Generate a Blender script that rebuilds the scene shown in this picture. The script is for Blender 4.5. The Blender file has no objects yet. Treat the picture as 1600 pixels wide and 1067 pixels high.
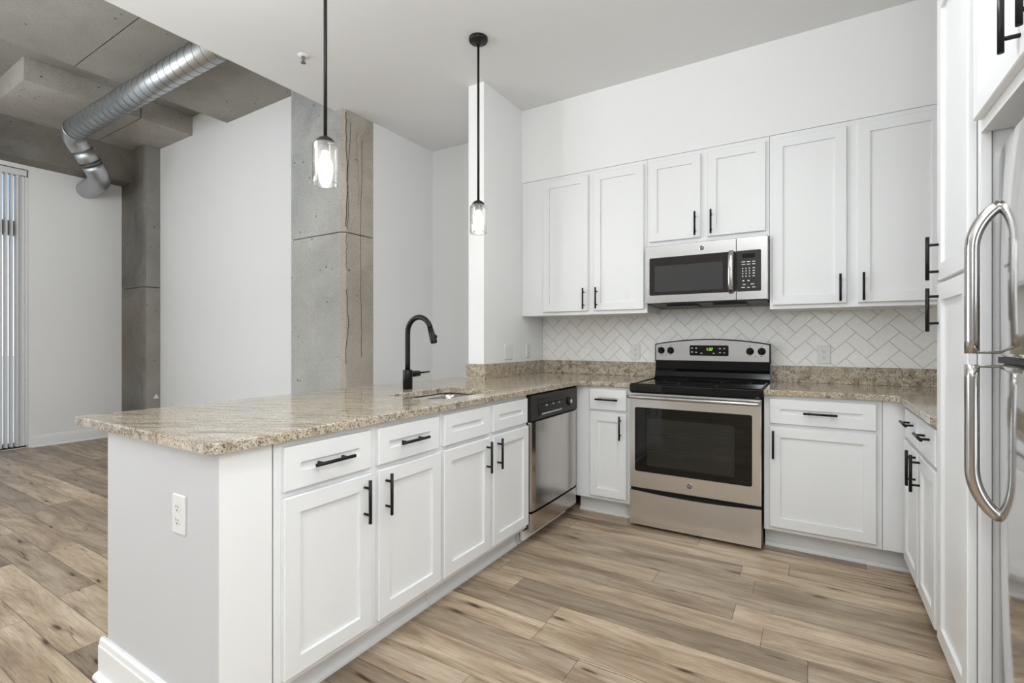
import bpy, bmesh, math, random
from mathutils import Vector, Matrix
random.seed(7)
PI = math.pi
S = bpy.context.scene
COL = S.collection

# ------------------------------------------------------------------ camera
cam = bpy.data.cameras.new('camera')
cam.sensor_width = 36.0
cam.lens = 766.0 / 1600.0 * 36.0
cam.shift_y = -2.5 / 1600.0
cam.clip_start = 0.02
cam.clip_end = 200
camo = bpy.data.objects.new('camera', cam)
camo.location = (0, 0, 1.195)
camo.rotation_euler = (PI / 2, 0, math.radians(31.5))
COL.objects.link(camo)
S.camera = camo

# ------------------------------------------------------------------ view and exposure
S.view_settings.view_transform = 'Standard'
S.view_settings.look = 'None'
S.view_settings.gamma = 1.0
S.view_settings.use_curve_mapping = False
S.view_settings.exposure = 0.15

# ------------------------------------------------------------------ world (daylight outside)
W = bpy.data.worlds.new('daylight')
S.world = W
W.use_nodes = True
wn, wl = W.node_tree.nodes, W.node_tree.links
wn.clear()
wo = wn.new('ShaderNodeOutputWorld')
wb = wn.new('ShaderNodeBackground')
wb.inputs['Strength'].default_value = 1.6
wt = wn.new('ShaderNodeTexCoord')
ws = wn.new('ShaderNodeSeparateXYZ')
wr = wn.new('ShaderNodeValToRGB')
wr.color_ramp.elements[0].position = 0.0
wr.color_ramp.elements[0].color = (0.95, 0.95, 0.95, 1)
wr.color_ramp.elements[1].position = 0.45
wr.color_ramp.elements[1].color = (0.64, 0.67, 0.72, 1)
e = wr.color_ramp.elements.new(0.06); e.color = (1.0, 1.0, 1.0, 1)
e = wr.color_ramp.elements.new(0.22); e.color = (0.33, 0.47, 0.74, 1)
wl.new(wt.outputs['Generated'], ws.inputs[0])
wl.new(ws.outputs['Z'], wr.inputs[0])
wl.new(wr.outputs[0], wb.inputs['Color'])
wl.new(wb.outputs[0], wo.inputs[0])

# ------------------------------------------------------------------ lamps of the place and added fill
def area(name, loc, rot, sx, sy, power, color=(1, 1, 1), shape='RECTANGLE', spread=None):
    l = bpy.data.lights.new(name, 'AREA')
    l.shape = shape
    l.size = sx
    if shape in ('RECTANGLE', 'ELLIPSE'):
        l.size_y = sy
    l.energy = power
    l.color = color
    if spread: l.spread = spread
    o = bpy.data.objects.new(name, l)
    o.location = loc
    o.rotation_euler = rot
    COL.objects.link(o)
    return o
def globe(name, loc, radius, power, color):
    l = bpy.data.lights.new(name, 'POINT')
    l.energy = power; l.color = color; l.shadow_soft_size = radius
    o = bpy.data.objects.new(name, l); o.location = loc
    COL.objects.link(o)
    return o
# the inner globe is the kitchen ceiling light; the other globes are added fill
globe('kitchen_fill_globe', (0.35, 0.15, 2.15), 0.30, 29, (0.92, 0.97, 1.0))
globe('kitchen_inner_globe', (-0.25, 1.35, 2.72), 0.22, 6, (0.96, 0.985, 1.0))
globe('entry_fill_globe', (0.3, -1.9, 1.95), 0.30, 36, (0.92, 0.97, 1.0))
globe('peninsula_fill_globe', (-2.3, 0.9, 2.55), 0.22, 8, (0.92, 0.97, 1.0))
globe('living_fill_globe', (-4.6, -0.9, 2.3), 0.25, 80, (0.92, 0.97, 1.0))
# downward fill lamps added over the kitchen aisle, without fixtures
for i_, y_ in enumerate((1.2, 1.95)):
    area('kitchen_fill_down', (-0.42, y_, 3.03), (0, 0, 0), 0.28, 0.28, (6, 5)[i_], (0.93, 0.975, 1.0), 'DISK', math.radians(140))
# unseen upward fill lamps added to brighten the ceilings
area('entry_fill_up', (-1.0, -1.2, 1.55), (PI, 0, 0), 0.6, 0.6, 54, (0.91, 0.965, 1.0), 'DISK')
area('living_fill_up', (-5.0, -1.6, 1.55), (PI, 0, 0), 0.6, 0.6, 52, (0.93, 0.97, 1.0), 'DISK')
# daylight entering by the glazed opening further along the left wall
area('daylight_side_window', (-7.2, -2.3, 1.6), (PI / 2, 0, -PI / 2), 2.8, 2.6, 110, (0.90, 0.95, 1.0))

# ------------------------------------------------------------------ materials
def newmat(name):
    m = bpy.data.materials.new(name)
    m.use_nodes = True
    n, l = m.node_tree.nodes, m.node_tree.links
    b = n['Principled BSDF']
    return m, n, l, b

def N(n, kind, **kw):
    nd = n.new(kind)
    for k, v in kw.items():
        if k == 'inp':
            for kk, vv in v.items(): nd.inputs[kk].default_value = vv
        else:
            setattr(nd, k, v)
    return nd

def ramp(n, stops):
    r = n.new('ShaderNodeValToRGB')
    els = r.color_ramp.elements
    els[0].position, els[0].color = stops[0][0], tuple(stops[0][1]) + (1,)
    els[1].position, els[1].color = stops[-1][0], tuple(stops[-1][1]) + (1,)
    for p, c in stops[1:-1]:
        e = els.new(p); e.color = tuple(c) + (1,)
    return r

def g(v): return (v, v, v)

def paint(name, col, rough=0.5, bump=0.0, scale=300, var=0.02):
    m, n, l, b = newmat(name)
    tc = N(n, 'ShaderNodeTexCoord')
    nz = N(n, 'ShaderNodeTexNoise', inp={'Scale': 1.3, 'Detail': 2})
    l.new(tc.outputs['Object'], nz.inputs['Vector'])
    mx = N(n, 'ShaderNodeMix', data_type='RGBA', blend_type='MULTIPLY', inp={'Factor': 1.0})
    r = ramp(n, [(0.3, g(1 - var)), (0.7, g(1.0))])
    l.new(nz.outputs[0], r.inputs[0])
    mx.inputs[6].default_value = (*col, 1)
    l.new(r.outputs[0], mx.inputs[7])
    l.new(mx.outputs[2], b.inputs['Base Color'])
    b.inputs['Roughness'].default_value = rough
    if bump:
        nb = N(n, 'ShaderNodeTexNoise', inp={'Scale': scale, 'Detail': 3})
        l.new(tc.outputs['Object'], nb.inputs['Vector'])
        bp = N(n, 'ShaderNodeBump', inp={'Strength': bump, 'Distance': 0.002})
        l.new(nb.outputs[0], bp.inputs['Height'])
        l.new(bp.outputs[0], b.inputs['Normal'])
    return m

def metal(name, col, rough=0.25, aniso_axis=None, streak=0.025):
    m, n, l, b = newmat(name)
    b.inputs['Metallic'].default_value = 1.0
    tc = N(n, 'ShaderNodeTexCoord')
    mp = N(n, 'ShaderNodeMapping')
    sc = {None: (40, 40, 40), 'h': (3, 3, 700), 'v': (500, 500, 2)}[aniso_axis]
    mp.inputs['Scale'].default_value = sc
    l.new(tc.outputs['Object'], mp.inputs[0])
    nz = N(n, 'ShaderNodeTexNoise', inp={'Scale': 1.0, 'Detail': 3})
    l.new(mp.outputs[0], nz.inputs['Vector'])
    r = ramp(n, [(0.3, tuple(c * (1 - streak) for c in col)), (0.7, col)])
    l.new(nz.outputs[0], r.inputs[0])
    l.new(r.outputs[0], b.inputs['Base Color'])
    r2 = ramp(n, [(0.3, g(max(0, rough - 0.015))), (0.7, g(rough + 0.02))])
    l.new(nz.outputs[0], r2.inputs[0])
    l.new(r2.outputs[0], b.inputs['Roughness'])
    return m

def plain(name, col, rough=0.4, metallic=0.0, emit=None, estr=0.0, coat=0.0, spec=0.5):
    m, n, l, b = newmat(name)
    tc = N(n, 'ShaderNodeTexCoord')
    nz = N(n, 'ShaderNodeTexNoise', inp={'Scale': 60.0, 'Detail': 2})
    l.new(tc.outputs['Object'], nz.inputs['Vector'])
    r = ramp(n, [(0.3, tuple(c * 0.95 for c in col)), (0.7, col)])
    l.new(nz.outputs[0], r.inputs[0])
    l.new(r.outputs[0], b.inputs['Base Color'])
    b.inputs['Roughness'].default_value = rough
    b.inputs['Metallic'].default_value = metallic
    b.inputs['Coat Weight'].default_value = coat
    b.inputs['Specular IOR Level'].default_value = spec
    if emit:
        b.inputs['Emission Color'].default_value = (*emit, 1)
        b.inputs['Emission Strength'].default_value = estr
    return m

def concrete(name, dark, light, warm, scale=1.0):
    m, n, l, b = newmat(name)
    tc = N(n, 'ShaderNodeTexCoord')
    n1 = N(n, 'ShaderNodeTexNoise', inp={'Scale': 1.6 * scale, 'Detail': 8, 'Roughness': 0.65, 'Distortion': 0.4})
    n2 = N(n, 'ShaderNodeTexNoise', inp={'Scale': 0.9 * scale, 'Detail': 4, 'Roughness': 0.5})
    n3 = N(n, 'ShaderNodeTexNoise', inp={'Scale': 90, 'Detail': 4})
    mp = N(n, 'ShaderNodeMapping'); mp.inputs['Location'].default_value = (3.1, 1.7, 5.2)
    l.new(tc.outputs['Object'], n1.inputs['Vector'])
    l.new(tc.outputs['Object'], mp.inputs[0]); l.new(mp.outputs[0], n2.inputs['Vector'])
    l.new(tc.outputs['Object'], n3.inputs['Vector'])
    r1 = ramp(n, [(0.3, dark), (0.5, tuple((a + c) / 2 for a, c in zip(dark, light))), (0.68, light)])
    l.new(n1.outputs[0], r1.inputs[0])
    mx = N(n, 'ShaderNodeMix', data_type='RGBA', blend_type='MIX')
    r2 = ramp(n, [(0.42, g(0)), (0.7, g(0.75))])
    l.new(n2.outputs[0], r2.inputs[0])
    l.new(r2.outputs[0], mx.inputs[0]); l.new(r1.outputs[0], mx.inputs[6]); mx.inputs[7].default_value = (*warm, 1)
    # small air holes
    v = N(n, 'ShaderNodeTexVoronoi', inp={'Scale': 11.0, 'Randomness': 1.0})
    l.new(tc.outputs['Object'], v.inputs['Vector'])
    rv = ramp(n, [(0.07, g(0.22)), (0.11, g(1.0))])
    l.new(v.outputs['Distance'], rv.inputs[0])
    nm = N(n, 'ShaderNodeTexNoise', inp={'Scale': 2.3, 'Detail': 1})
    l.new(tc.outputs['Object'], nm.inputs['Vector'])
    rm = ramp(n, [(0.42, g(0)), (0.52, g(1))]); l.new(nm.outputs[0], rm.inputs[0])
    mh = N(n, 'ShaderNodeMix', data_type='RGBA', blend_type='MULTIPLY')
    l.new(rm.outputs[0], mh.inputs[0]); l.new(mx.outputs[2], mh.inputs[6]); l.new(rv.outputs[0], mh.inputs[7])
    m3 = N(n, 'ShaderNodeMix', data_type='RGBA', blend_type='MULTIPLY', inp={'Factor': 1.0})
    r3 = ramp(n, [(0.3, g(0.82)), (0.7, g(1.10))])
    l.new(n3.outputs[0], r3.inputs[0]); l.new(mh.outputs[2], m3.inputs[6]); l.new(r3.outputs[0], m3.inputs[7])
    l.new(m3.outputs[2], b.inputs['Base Color'])
    b.inputs['Roughness'].default_value = 0.75
    bp = N(n, 'ShaderNodeBump', inp={'Strength': 0.25, 'Distance': 0.004})
    l.new(n1.outputs[0], bp.inputs['Height']); l.new(bp.outputs[0], b.inputs['Normal'])
    return m

def granite(name):
    m, n, l, b = newmat(name)
    tc = N(n, 'ShaderNodeTexCoord')
    # slow veins that drift diagonally across the slab
    mp0 = N(n, 'ShaderNodeMapping'); mp0.inputs['Rotation'].default_value = (0, 0, math.radians(-28))
    l.new(tc.outputs['Object'], mp0.inputs[0])
    mp = N(n, 'ShaderNodeMapping'); mp.inputs['Scale'].default_value = (5.0, 34.0, 20.0)
    l.new(mp0.outputs[0], mp.inputs[0])
    nv = N(n, 'ShaderNodeTexNoise', inp={'Scale': 1.3, 'Detail': 7, 'Roughness': 0.70, 'Distortion': 0.7})
    l.new(mp.outputs[0], nv.inputs['Vector'])
    rv = ramp(n, [(0.30, (0.12, 0.09, 0.062)), (0.42, (0.34, 0.28, 0.205)), (0.52, (0.52, 0.45, 0.35)), (0.70, (0.64, 0.585, 0.50))])
    l.new(nv.outputs[0], rv.inputs[0])
    # ochre clouds
    no = N(n, 'ShaderNodeTexNoise', inp={'Scale': 2.4, 'Detail': 3})
    l.new(tc.outputs['Object'], no.inputs['Vector'])
    ro = ramp(n, [(0.5, g(0)), (0.72, g(0.6))]); l.new(no.outputs[0], ro.inputs[0])
    m1 = N(n, 'ShaderNodeMix', data_type='RGBA', blend_type='MIX')
    l.new(ro.outputs[0], m1.inputs[0]); l.new(rv.outputs[0], m1.inputs[6]); m1.inputs[7].default_value = (0.52, 0.42, 0.28, 1)
    # crystals
    mc = N(n, 'ShaderNodeMapping'); mc.inputs['Scale'].default_value = (1.25, 0.8, 1.0)
    l.new(tc.outputs['Object'], mc.inputs[0])
    v = N(n, 'ShaderNodeTexVoronoi', inp={'Scale': 270.0})
    l.new(mc.outputs[0], v.inputs['Vector'])
    sp = N(n, 'ShaderNodeSeparateColor'); l.new(v.outputs['Color'], sp.inputs[0])
    rc = ramp(n, [(0.0, g(0.06)), (0.13, g(0.16)), (0.22, g(0.72)), (0.6, g(1.0)), (1.0, g(1.3))])
    rc.color_ramp.interpolation = 'LINEAR'
    l.new(sp.outputs[0], rc.inputs[0])
    m2 = N(n, 'ShaderNodeMix', data_type='RGBA', blend_type='MULTIPLY', inp={'Factor': 0.8})
    l.new(m1.outputs[2], m2.inputs[6]); l.new(rc.outputs[0], m2.inputs[7])
    # dark flecks in drifts
    v2 = N(n, 'ShaderNodeTexNoise', inp={'Scale': 105.0, 'Detail': 3, 'Roughness': 0.7})
    l.new(mc.outputs[0], v2.inputs['Vector'])
    rf = ramp(n, [(0.62, g(0)), (0.70, g(0.85))]); l.new(v2.outputs[0], rf.inputs[0])
    m3 = N(n, 'ShaderNodeMix', data_type='RGBA', blend_type='MIX')
    l.new(rf.outputs[0], m3.inputs[0]); l.new(m2.outputs[2], m3.inputs[6]); m3.inputs[7].default_value = (0.06, 0.05, 0.04, 1)
    l.new(m3.outputs[2], b.inputs['Base Color'])
    b.inputs['Roughness'].default_value = 0.09
    b.inputs['Specular IOR Level'].default_value = 0.6
    return m

def planks(name, pitch=0.1437, phase=2.707, length=1.22):
    m, n, l, b = newmat(name)
    tc = N(n, 'ShaderNodeTexCoord')
    sx = N(n, 'ShaderNodeSeparateXYZ'); l.new(tc.outputs['Object'], sx.inputs[0])
    def M(op, a=None, c=None, d=None):
        nd = n.new('ShaderNodeMath'); nd.operation = op
        for i, q in enumerate((a, c, d)):
            if q is None: continue
            if isinstance(q, (int, float)): nd.inputs[i].default_value = q
            else: l.new(q, nd.inputs[i])
        return nd.outputs[0]
    yy = M('DIVIDE', M('SUBTRACT', sx.outputs['Y'], phase), pitch)
    row = M('FLOOR', yy); fy = M('FRACT', yy)
    wn1 = N(n, 'ShaderNodeTexWhiteNoise', noise_dimensions='1D'); l.new(row, wn1.inputs['W'])
    xx = M('ADD', M('DIVIDE', sx.outputs['X'], length), M('MULTIPLY', wn1.outputs['Value'], 7.31))
    cx = M('FLOOR', xx); fx = M('FRACT', xx)
    cv = N(n, 'ShaderNodeCombineXYZ'); l.new(row, cv.inputs[0]); l.new(cx, cv.inputs[1])
    wn2 = N(n, 'ShaderNodeTexWhiteNoise', noise_dimensions='2D'); l.new(cv.outputs[0], wn2.inputs['Vector'])
    # grain: coordinates shifted per plank
    sh = N(n, 'ShaderNodeVectorMath', operation='SCALE'); l.new(wn2.outputs['Color'], sh.inputs[0]); sh.inputs['Scale'].default_value = 37.0
    ad = N(n, 'ShaderNodeVectorMath', operation='ADD'); l.new(tc.outputs['Object'], ad.inputs[0]); l.new(sh.outputs[0], ad.inputs[1])
    def layer(sc, scale, det, rough, dist):
        mp = N(n, 'ShaderNodeMapping'); mp.inputs['Scale'].default_value = sc; l.new(ad.outputs[0], mp.inputs[0])
        q = N(n, 'ShaderNodeTexNoise', inp={'Scale': scale, 'Detail': det, 'Roughness': rough, 'Distortion': dist}); l.new(mp.outputs[0], q.inputs['Vector'])
        return q
    big = layer((0.9, 6.5, 1.0), 1.6, 4, 0.55, 1.3)      # broad pale and dark zones
    gr = layer((1.8, 13.0, 1.0), 2.2, 8, 0.66, 1.8)       # cathedral grain
    fg = layer((9.0, 170.0, 1.0), 1.0, 5, 0.65, 0.4)       # fine pores
    dk = layer((1.6, 30.0, 1.0), 1.5, 3, 0.55, 1.2)        # dark checks along the grain
    rb = ramp(n, [(0.28, (0.225, 0.158, 0.104)), (0.42, (0.36, 0.270, 0.184)), (0.58, (0.48, 0.380, 0.274)), (0.75, (0.58, 0.48, 0.365))])
    l.new(big.outputs[0], rb.inputs[0])
    rg_ = ramp(n, [(0.26, (0.60, 0.54, 0.48)), (0.38, (0.93, 0.92, 0.91)), (0.60, (1.02, 1.02, 1.02)), (0.75, (1.08, 1.08, 1.08))])
    l.new(gr.outputs[0], rg_.inputs[0])
    def mul(a, b_, f=1.0):
        q = N(n, 'ShaderNodeMix', data_type='RGBA', blend_type='MULTIPLY', inp={'Factor': f})
        l.new(a, q.inputs[6]); l.new(b_, q.inputs[7]); return q.outputs[2]
    rt = ramp(n, [(0.0, (0.66, 0.65, 0.65)), (0.5, (1.0, 0.99, 0.98)), (1.0, (1.27, 1.26, 1.24))])
    l.new(wn2.outputs['Value'], rt.inputs[0])
    rf = ramp(n, [(0.32, g(0.74)), (0.62, g(1.08))]); l.new(fg.outputs[0], rf.inputs[0])
    rd = ramp(n, [(0.285, (0.16, 0.12, 0.09)), (0.335, g(1.0))]); l.new(dk.outputs[0], rd.inputs[0])
    # a few long knots
    mk = N(n, 'ShaderNodeMapping'); mk.inputs['Scale'].default_value = (1.0, 5.2, 1.0); l.new(ad.outputs[0], mk.inputs[0])
    nk = N(n, 'ShaderNodeTexNoise', inp={'Scale': 7.0, 'Detail': 2}); l.new(mk.outputs[0], nk.inputs['Vector'])
    vm = N(n, 'ShaderNodeMix', data_type='VECTOR', inp={'Factor': 0.10}); l.new(mk.outputs[0], vm.inputs[4]); l.new(nk.outputs['Color'], vm.inputs[5])
    vk = N(n, 'ShaderNodeTexVoronoi', inp={'Scale': 1.5}); vk.voronoi_dimensions = '2D'; l.new(vm.outputs[1], vk.inputs['Vector'])
    rk = ramp(n, [(0.0, (0.10, 0.075, 0.055)), (0.03, (0.28, 0.22, 0.17)), (0.06, (0.78, 0.74, 0.70)), (0.12, g(1.0))]); l.new(vk.outputs['Distance'], rk.inputs[0])
    ks = N(n, 'ShaderNodeSeparateColor'); l.new(vk.outputs['Color'], ks.inputs[0])
    kf = M('GREATER_THAN', ks.outputs[0], 0.62)
    base = mul(mul(mul(mul(rb.outputs[0], rg_.outputs[0]), rt.outputs[0]), rf.outputs[0]), rd.outputs[0], 0.85)
    m3 = N(n, 'ShaderNodeMix', data_type='RGBA', blend_type='MULTIPLY')
    l.new(kf, m3.inputs[0]); l.new(base, m3.inputs[6]); l.new(rk.outputs[0], m3.inputs[7])
    # joints
    jy = M('MINIMUM', fy, M('SUBTRACT', 1.0, fy)); jx = M('MINIMUM', fx, M('SUBTRACT', 1.0, fx))
    ey = M('LESS_THAN', jy, 0.010); ex = M('LESS_THAN', jx, 0.0012)
    ee = M('MAXIMUM', ey, ex)
    m4 = N(n, 'ShaderNodeMix', data_type='RGBA', blend_type='MIX')
    l.new(M('MULTIPLY', ee, 0.7), m4.inputs[0]); l.new(m3.outputs[2], m4.inputs[6]); m4.inputs[7].default_value = (0.06, 0.04, 0.028, 1)
    l.new(m4.outputs[2], b.inputs['Base Color'])
    b.inputs['Roughness'].default_value = 0.42
    hs = M('SUBTRACT', M('MULTIPLY', fg.outputs[0], 0.5), ee)
    bp = N(n, 'ShaderNodeBump', inp={'Strength': 0.25, 'Distance': 0.0015}); l.new(hs, bp.inputs['Height'])
    l.new(bp.outputs[0], b.inputs['Normal'])
    return m

def thin_glass(name, tint=(1, 1, 1), refl=0.08, rough=0.02, seeds=False):
    m = bpy.data.materials.new(name); m.use_nodes = True
    n, l = m.node_tree.nodes, m.node_tree.links
    n.clear()
    o = n.new('ShaderNodeOutputMaterial')
    t = n.new('ShaderNodeBsdfTransparent'); t.inputs[0].default_value = (*tint, 1)
    gl = n.new('ShaderNodeBsdfGlossy'); gl.inputs['Roughness'].default_value = rough
    mx = n.new('ShaderNodeMixShader')
    lw = n.new('ShaderNodeLayerWeight'); lw.inputs['Blend'].default_value = 0.35
    mr = n.new('ShaderNodeMapRange'); mr.inputs['To Min'].default_value = refl; mr.inputs['To Max'].default_value = 0.85
    l.new(lw.outputs['Facing'], mr.inputs['Value'])
    fac = mr.outputs[0]
    if seeds:
        tc = n.new('ShaderNodeTexCoord')
        v = n.new('ShaderNodeTexVoronoi'); v.inputs['Scale'].default_value = 95
        l.new(tc.outputs['Object'], v.inputs['Vector'])
        r = ramp(n, [(0.12, g(0.5)), (0.25, g(0.0))])
        l.new(v.outputs['Distance'], r.inputs[0])
        ad = n.new('ShaderNodeMath'); ad.operation = 'MAXIMUM'
        l.new(r.outputs[0], ad.inputs[0]); l.new(fac, ad.inputs[1]); fac = ad.outputs[0]
    if seeds:
        tr = n.new('ShaderNodeBsdfTranslucent'); tr.inputs[0].default_value = (1, 1, 1, 1)
        m0 = n.new('ShaderNodeMixShader'); m0.inputs[0].default_value = 0.022
        l.new(t.outputs[0], m0.inputs[1]); l.new(tr.outputs[0], m0.inputs[2]); t = m0
    l.new(fac, mx.inputs[0]); l.new(t.outputs[0], mx.inputs[1]); l.new(gl.outputs[0], mx.inputs[2])
    l.new(mx.outputs[0], o.inputs[0])
    return m

M = {
 'wall': paint('wall_paint', (0.88, 0.88, 0.875), 0.6, 0.05, 260),
 'wall_shaded': paint('knee_wall_shaded', (0.63, 0.63, 0.635), 0.6, 0.05, 260),
 'wall_far': paint('entry_wall_paint', (0.42, 0.42, 0.42), 0.6, 0.05, 260),
 'wall_cool': paint('living_wall_paint', (0.82, 0.82, 0.815), 0.6, 0.05, 260),
 'ceil': paint('ceiling_paint', (0.80, 0.80, 0.795), 0.75, 0.05, 200),
 'cab': paint('cabinet_lacquer', (0.85, 0.855, 0.855), 0.38, 0.0, 1, 0.01),
 'trim': paint('trim_paint', (0.84, 0.84, 0.83), 0.4, 0.0, 1, 0.01),
 'toe': paint('toe_kick_paint', (0.80, 0.80, 0.79), 0.45, 0.0, 1, 0.03),
 'black': plain('matte_black_metal', (0.006, 0.0055, 0.005), 0.36, spec=0.3),
 'bronze': plain('dark_bronze', (0.014, 0.010, 0.008), 0.42, spec=0.35),
 'steel': metal('brushed_steel', (0.72, 0.71, 0.70), 0.22, 'h'),
 'steel_door': metal('polished_steel', (0.62, 0.61, 0.60), 0.09, 'v', 0.03),
 'steel_dw': metal('brushed_steel_upright', (0.56, 0.535, 0.51), 0.17, 'v', 0.06),
 'chrome': metal('satin_nickel', (0.52, 0.505, 0.49), 0.18),
 'galv': metal('galvanised_steel', (0.50, 0.52, 0.53), 0.40),
 'galv_dark': metal('galvanised_steel_seam', (0.20, 0.21, 0.215), 0.5),
 'gray': paint('fridge_side_grey', (0.30, 0.305, 0.31), 0.45),
 'blackgloss': plain('black_gloss_enamel', (0.004, 0.004, 0.004), 0.12, spec=0.3),
 'blackglass': plain('black_glass', (0.004, 0.0038, 0.0035), 0.03, spec=0.4),
 'oven_inner': plain('oven_inner_glass', (0.022, 0.022, 0.018), 0.05, spec=0.4),
 'micro_glass': plain('microwave_window_glass', (0.020, 0.016, 0.015), 0.05, spec=0.5),
 'micro_mesh': plain('microwave_window_mesh', (0.050, 0.050, 0.049), 0.06, spec=0.5),
 'plastic': plain('charcoal_plastic', (0.022, 0.019, 0.017), 0.40, spec=0.35),
 'plastic2': plain('charcoal_plastic_dark', (0.006, 0.0055, 0.005), 0.35, spec=0.3),
 'outlet': plain('white_plastic', (0.80, 0.80, 0.78), 0.35),
 'slot': plain('outlet_slot', (0.05, 0.05, 0.05), 0.6),
 'legend': plain('pale_legend_print', (0.75, 0.75, 0.73), 0.5),
 'green': plain('green_clock_digits', (0.2, 0.5, 0.05), 0.4, emit=(0.55, 0.95, 0.12), estr=1.2),
 'concrete': concrete('concrete_column', (0.26, 0.265, 0.255), (0.47, 0.475, 0.455), (0.44, 0.42, 0.375)),
 'concrete_warm_lit': concrete('concrete_column_warm_lit', (0.32, 0.285, 0.24), (0.56, 0.505, 0.43), (0.53, 0.46, 0.375)),
 'concrete_dark': concrete('concrete_dark', (0.10, 0.095, 0.083), (0.25, 0.24, 0.215), (0.22, 0.185, 0.145)),
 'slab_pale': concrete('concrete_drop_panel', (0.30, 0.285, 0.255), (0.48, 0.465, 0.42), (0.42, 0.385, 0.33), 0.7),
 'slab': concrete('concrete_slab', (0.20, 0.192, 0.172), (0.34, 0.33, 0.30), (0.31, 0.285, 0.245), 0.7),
 'granite': granite('granite'),
 'floor': planks('vinyl_plank_floor'),
 'tile': plain('white_glazed_tile', (0.95, 0.935, 0.905), 0.16, coat=0.2),
 'grout': plain('grey_grout', (0.46, 0.42, 0.375), 0.8),
 'bulb': plain('lit_bulb', (1, 0.95, 0.88), 0.4, emit=(1.0, 0.93, 0.83), estr=19.0),
 'shade': thin_glass('seeded_glass', (0.97, 0.97, 0.96), 0.05, 0.05, True),
 'pane': thin_glass('window_pane', (0.96, 0.98, 0.98), 0.05, 0.01),
 'blind': plain('vinyl_blind', (0.74, 0.74, 0.73), 0.5),
 'frame_dark': plain('dark_window_frame', (0.02, 0.021, 0.023), 0.45),
 'ground': plain('pale_paving', (0.86, 0.84, 0.80), 0.9),
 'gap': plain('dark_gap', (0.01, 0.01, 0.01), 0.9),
 'badge': plain('badge_face', (0.03, 0.03, 0.035), 0.3),
}

# ------------------------------------------------------------------ mesh helpers
class Fr:
    """local frame: u to the right as one faces the front, v up, w out of the front"""
    def __init__(s, o, u, nrm): s.o, s.u, s.n = Vector(o), Vector(u), Vector(nrm)
    def p(s, u, v, w): return s.o + s.u * u + Vector((0, 0, 1)) * v + s.n * w
WORLD = None
def P(fr, a, b_, c):
    return Vector((a, b_, c)) if fr is None else fr.p(a, b_, c)

def box(bm, fr, a0, a1, b0, b1, c0, c1, bev=0.0, seg=1):
    """fr None: x,y,z extents; else u,v,w extents"""
    vs = [bm.verts.new(P(fr, a, b_, c)) for a in (a0, a1) for b_ in (b0, b1) for c in (c0, c1)]
    q = [(0, 1, 3, 2), (4, 6, 7, 5), (0, 4, 5, 1), (2, 3, 7, 6), (0, 2, 6, 4), (1, 5, 7, 3)]
    fs = [bm.faces.new([vs[i] for i in f]) for f in q]
    if bev:
        es = list({e_ for f in fs for e_ in f.edges})
        bmesh.ops.bevel(bm, geom=es, offset=bev, segments=seg, profile=0.5, affect='EDGES')
    return vs

def tube(bm, pts, r, n=12, caps=True, ry=None, close=False):
    """sweep a circle (or ellipse r x ry) along pts"""
    pts = [Vector(p) for p in pts]
    rings = []
    t0 = (pts[1] - pts[0]).normalized()
    up = Vector((0, 0, 1)) if abs(t0.z) < 0.9 else Vector((0, 1, 0))
    side = t0.cross(up).normalized()
    for i, p in enumerate(pts):
        if i == 0: t = pts[1] - pts[0]
        elif i == len(pts) - 1: t = pts[-1] - pts[-2]
        else: t = (pts[i + 1] - p).normalized() + (p - pts[i - 1]).normalized()
        t.normalize()
        side = (side - t * side.dot(t)).normalized()
        nn = t.cross(side)
        rr = r[i] if isinstance(r, (list, tuple)) else r
        r2 = ry if ry else rr
        rings.append([bm.verts.new(p + side * rr * math.cos(2 * PI * k / n) + nn * r2 * math.sin(2 * PI * k / n)) for k in range(n)])
    for a, b_ in zip(rings, rings[1:]):
        for k in range(n):
            f = bm.faces.new((a[k], a[(k + 1) % n], b_[(k + 1) % n], b_[k])); f.smooth = True
    if caps:
        bm.faces.new(rings[0][::-1]); bm.faces.new(rings[-1])
    return rings

def cyl(bm, a, b_, r, n=20, r2=None):
    return tube(bm, [a, b_], [r, r2 if r2 is not None else r], n)

def lathe(bm, prof, c, n=28, axis='z', cap0=True, cap1=True):
    c = Vector(c)
    rings = []
    for r, h in prof:
        ring = []
        for k in range(n):
            x, y = r * math.cos(2 * PI * k / n), r * math.sin(2 * PI * k / n)
            v = {'z': (x, y, h), 'y': (x, h, y), 'x': (h, x, y)}[axis]
            ring.append(bm.verts.new(c + Vector(v)))
        rings.append(ring)
    for a, b_ in zip(rings, rings[1:]):
        for k in range(n):
            f = bm.faces.new((a[k], a[(k + 1) % n], b_[(k + 1) % n], b_[k])); f.smooth = True
    if cap0 and prof[0][0] > 1e-6: bm.faces.new(rings[0][::-1])
    if cap1 and prof[-1][0] > 1e-6: bm.faces.new(rings[-1])

def loft(bm, loops, cap0=True, cap1=True, smooth=False):
    rings = [[bm.verts.new(v) for v in lp] for lp in loops]
    k = len(rings[0])
    for a, b_ in zip(rings, rings[1:]):
        for i in range(k):
            f = bm.faces.new((a[i], a[(i + 1) % k], b_[(i + 1) % k], b_[i])); f.smooth = smooth
    if cap0: bm.faces.new(rings[0][::-1])
    if cap1: bm.faces.new(rings[-1])
    return rings

def prism(bm, fr, poly, w0, w1):
    """polygon in (u,v) pulled from w0 to w1"""
    loft(bm, [[P(fr, u, v, w0) for u, v in poly], [P(fr, u, v, w1) for u, v in poly]])

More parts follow.
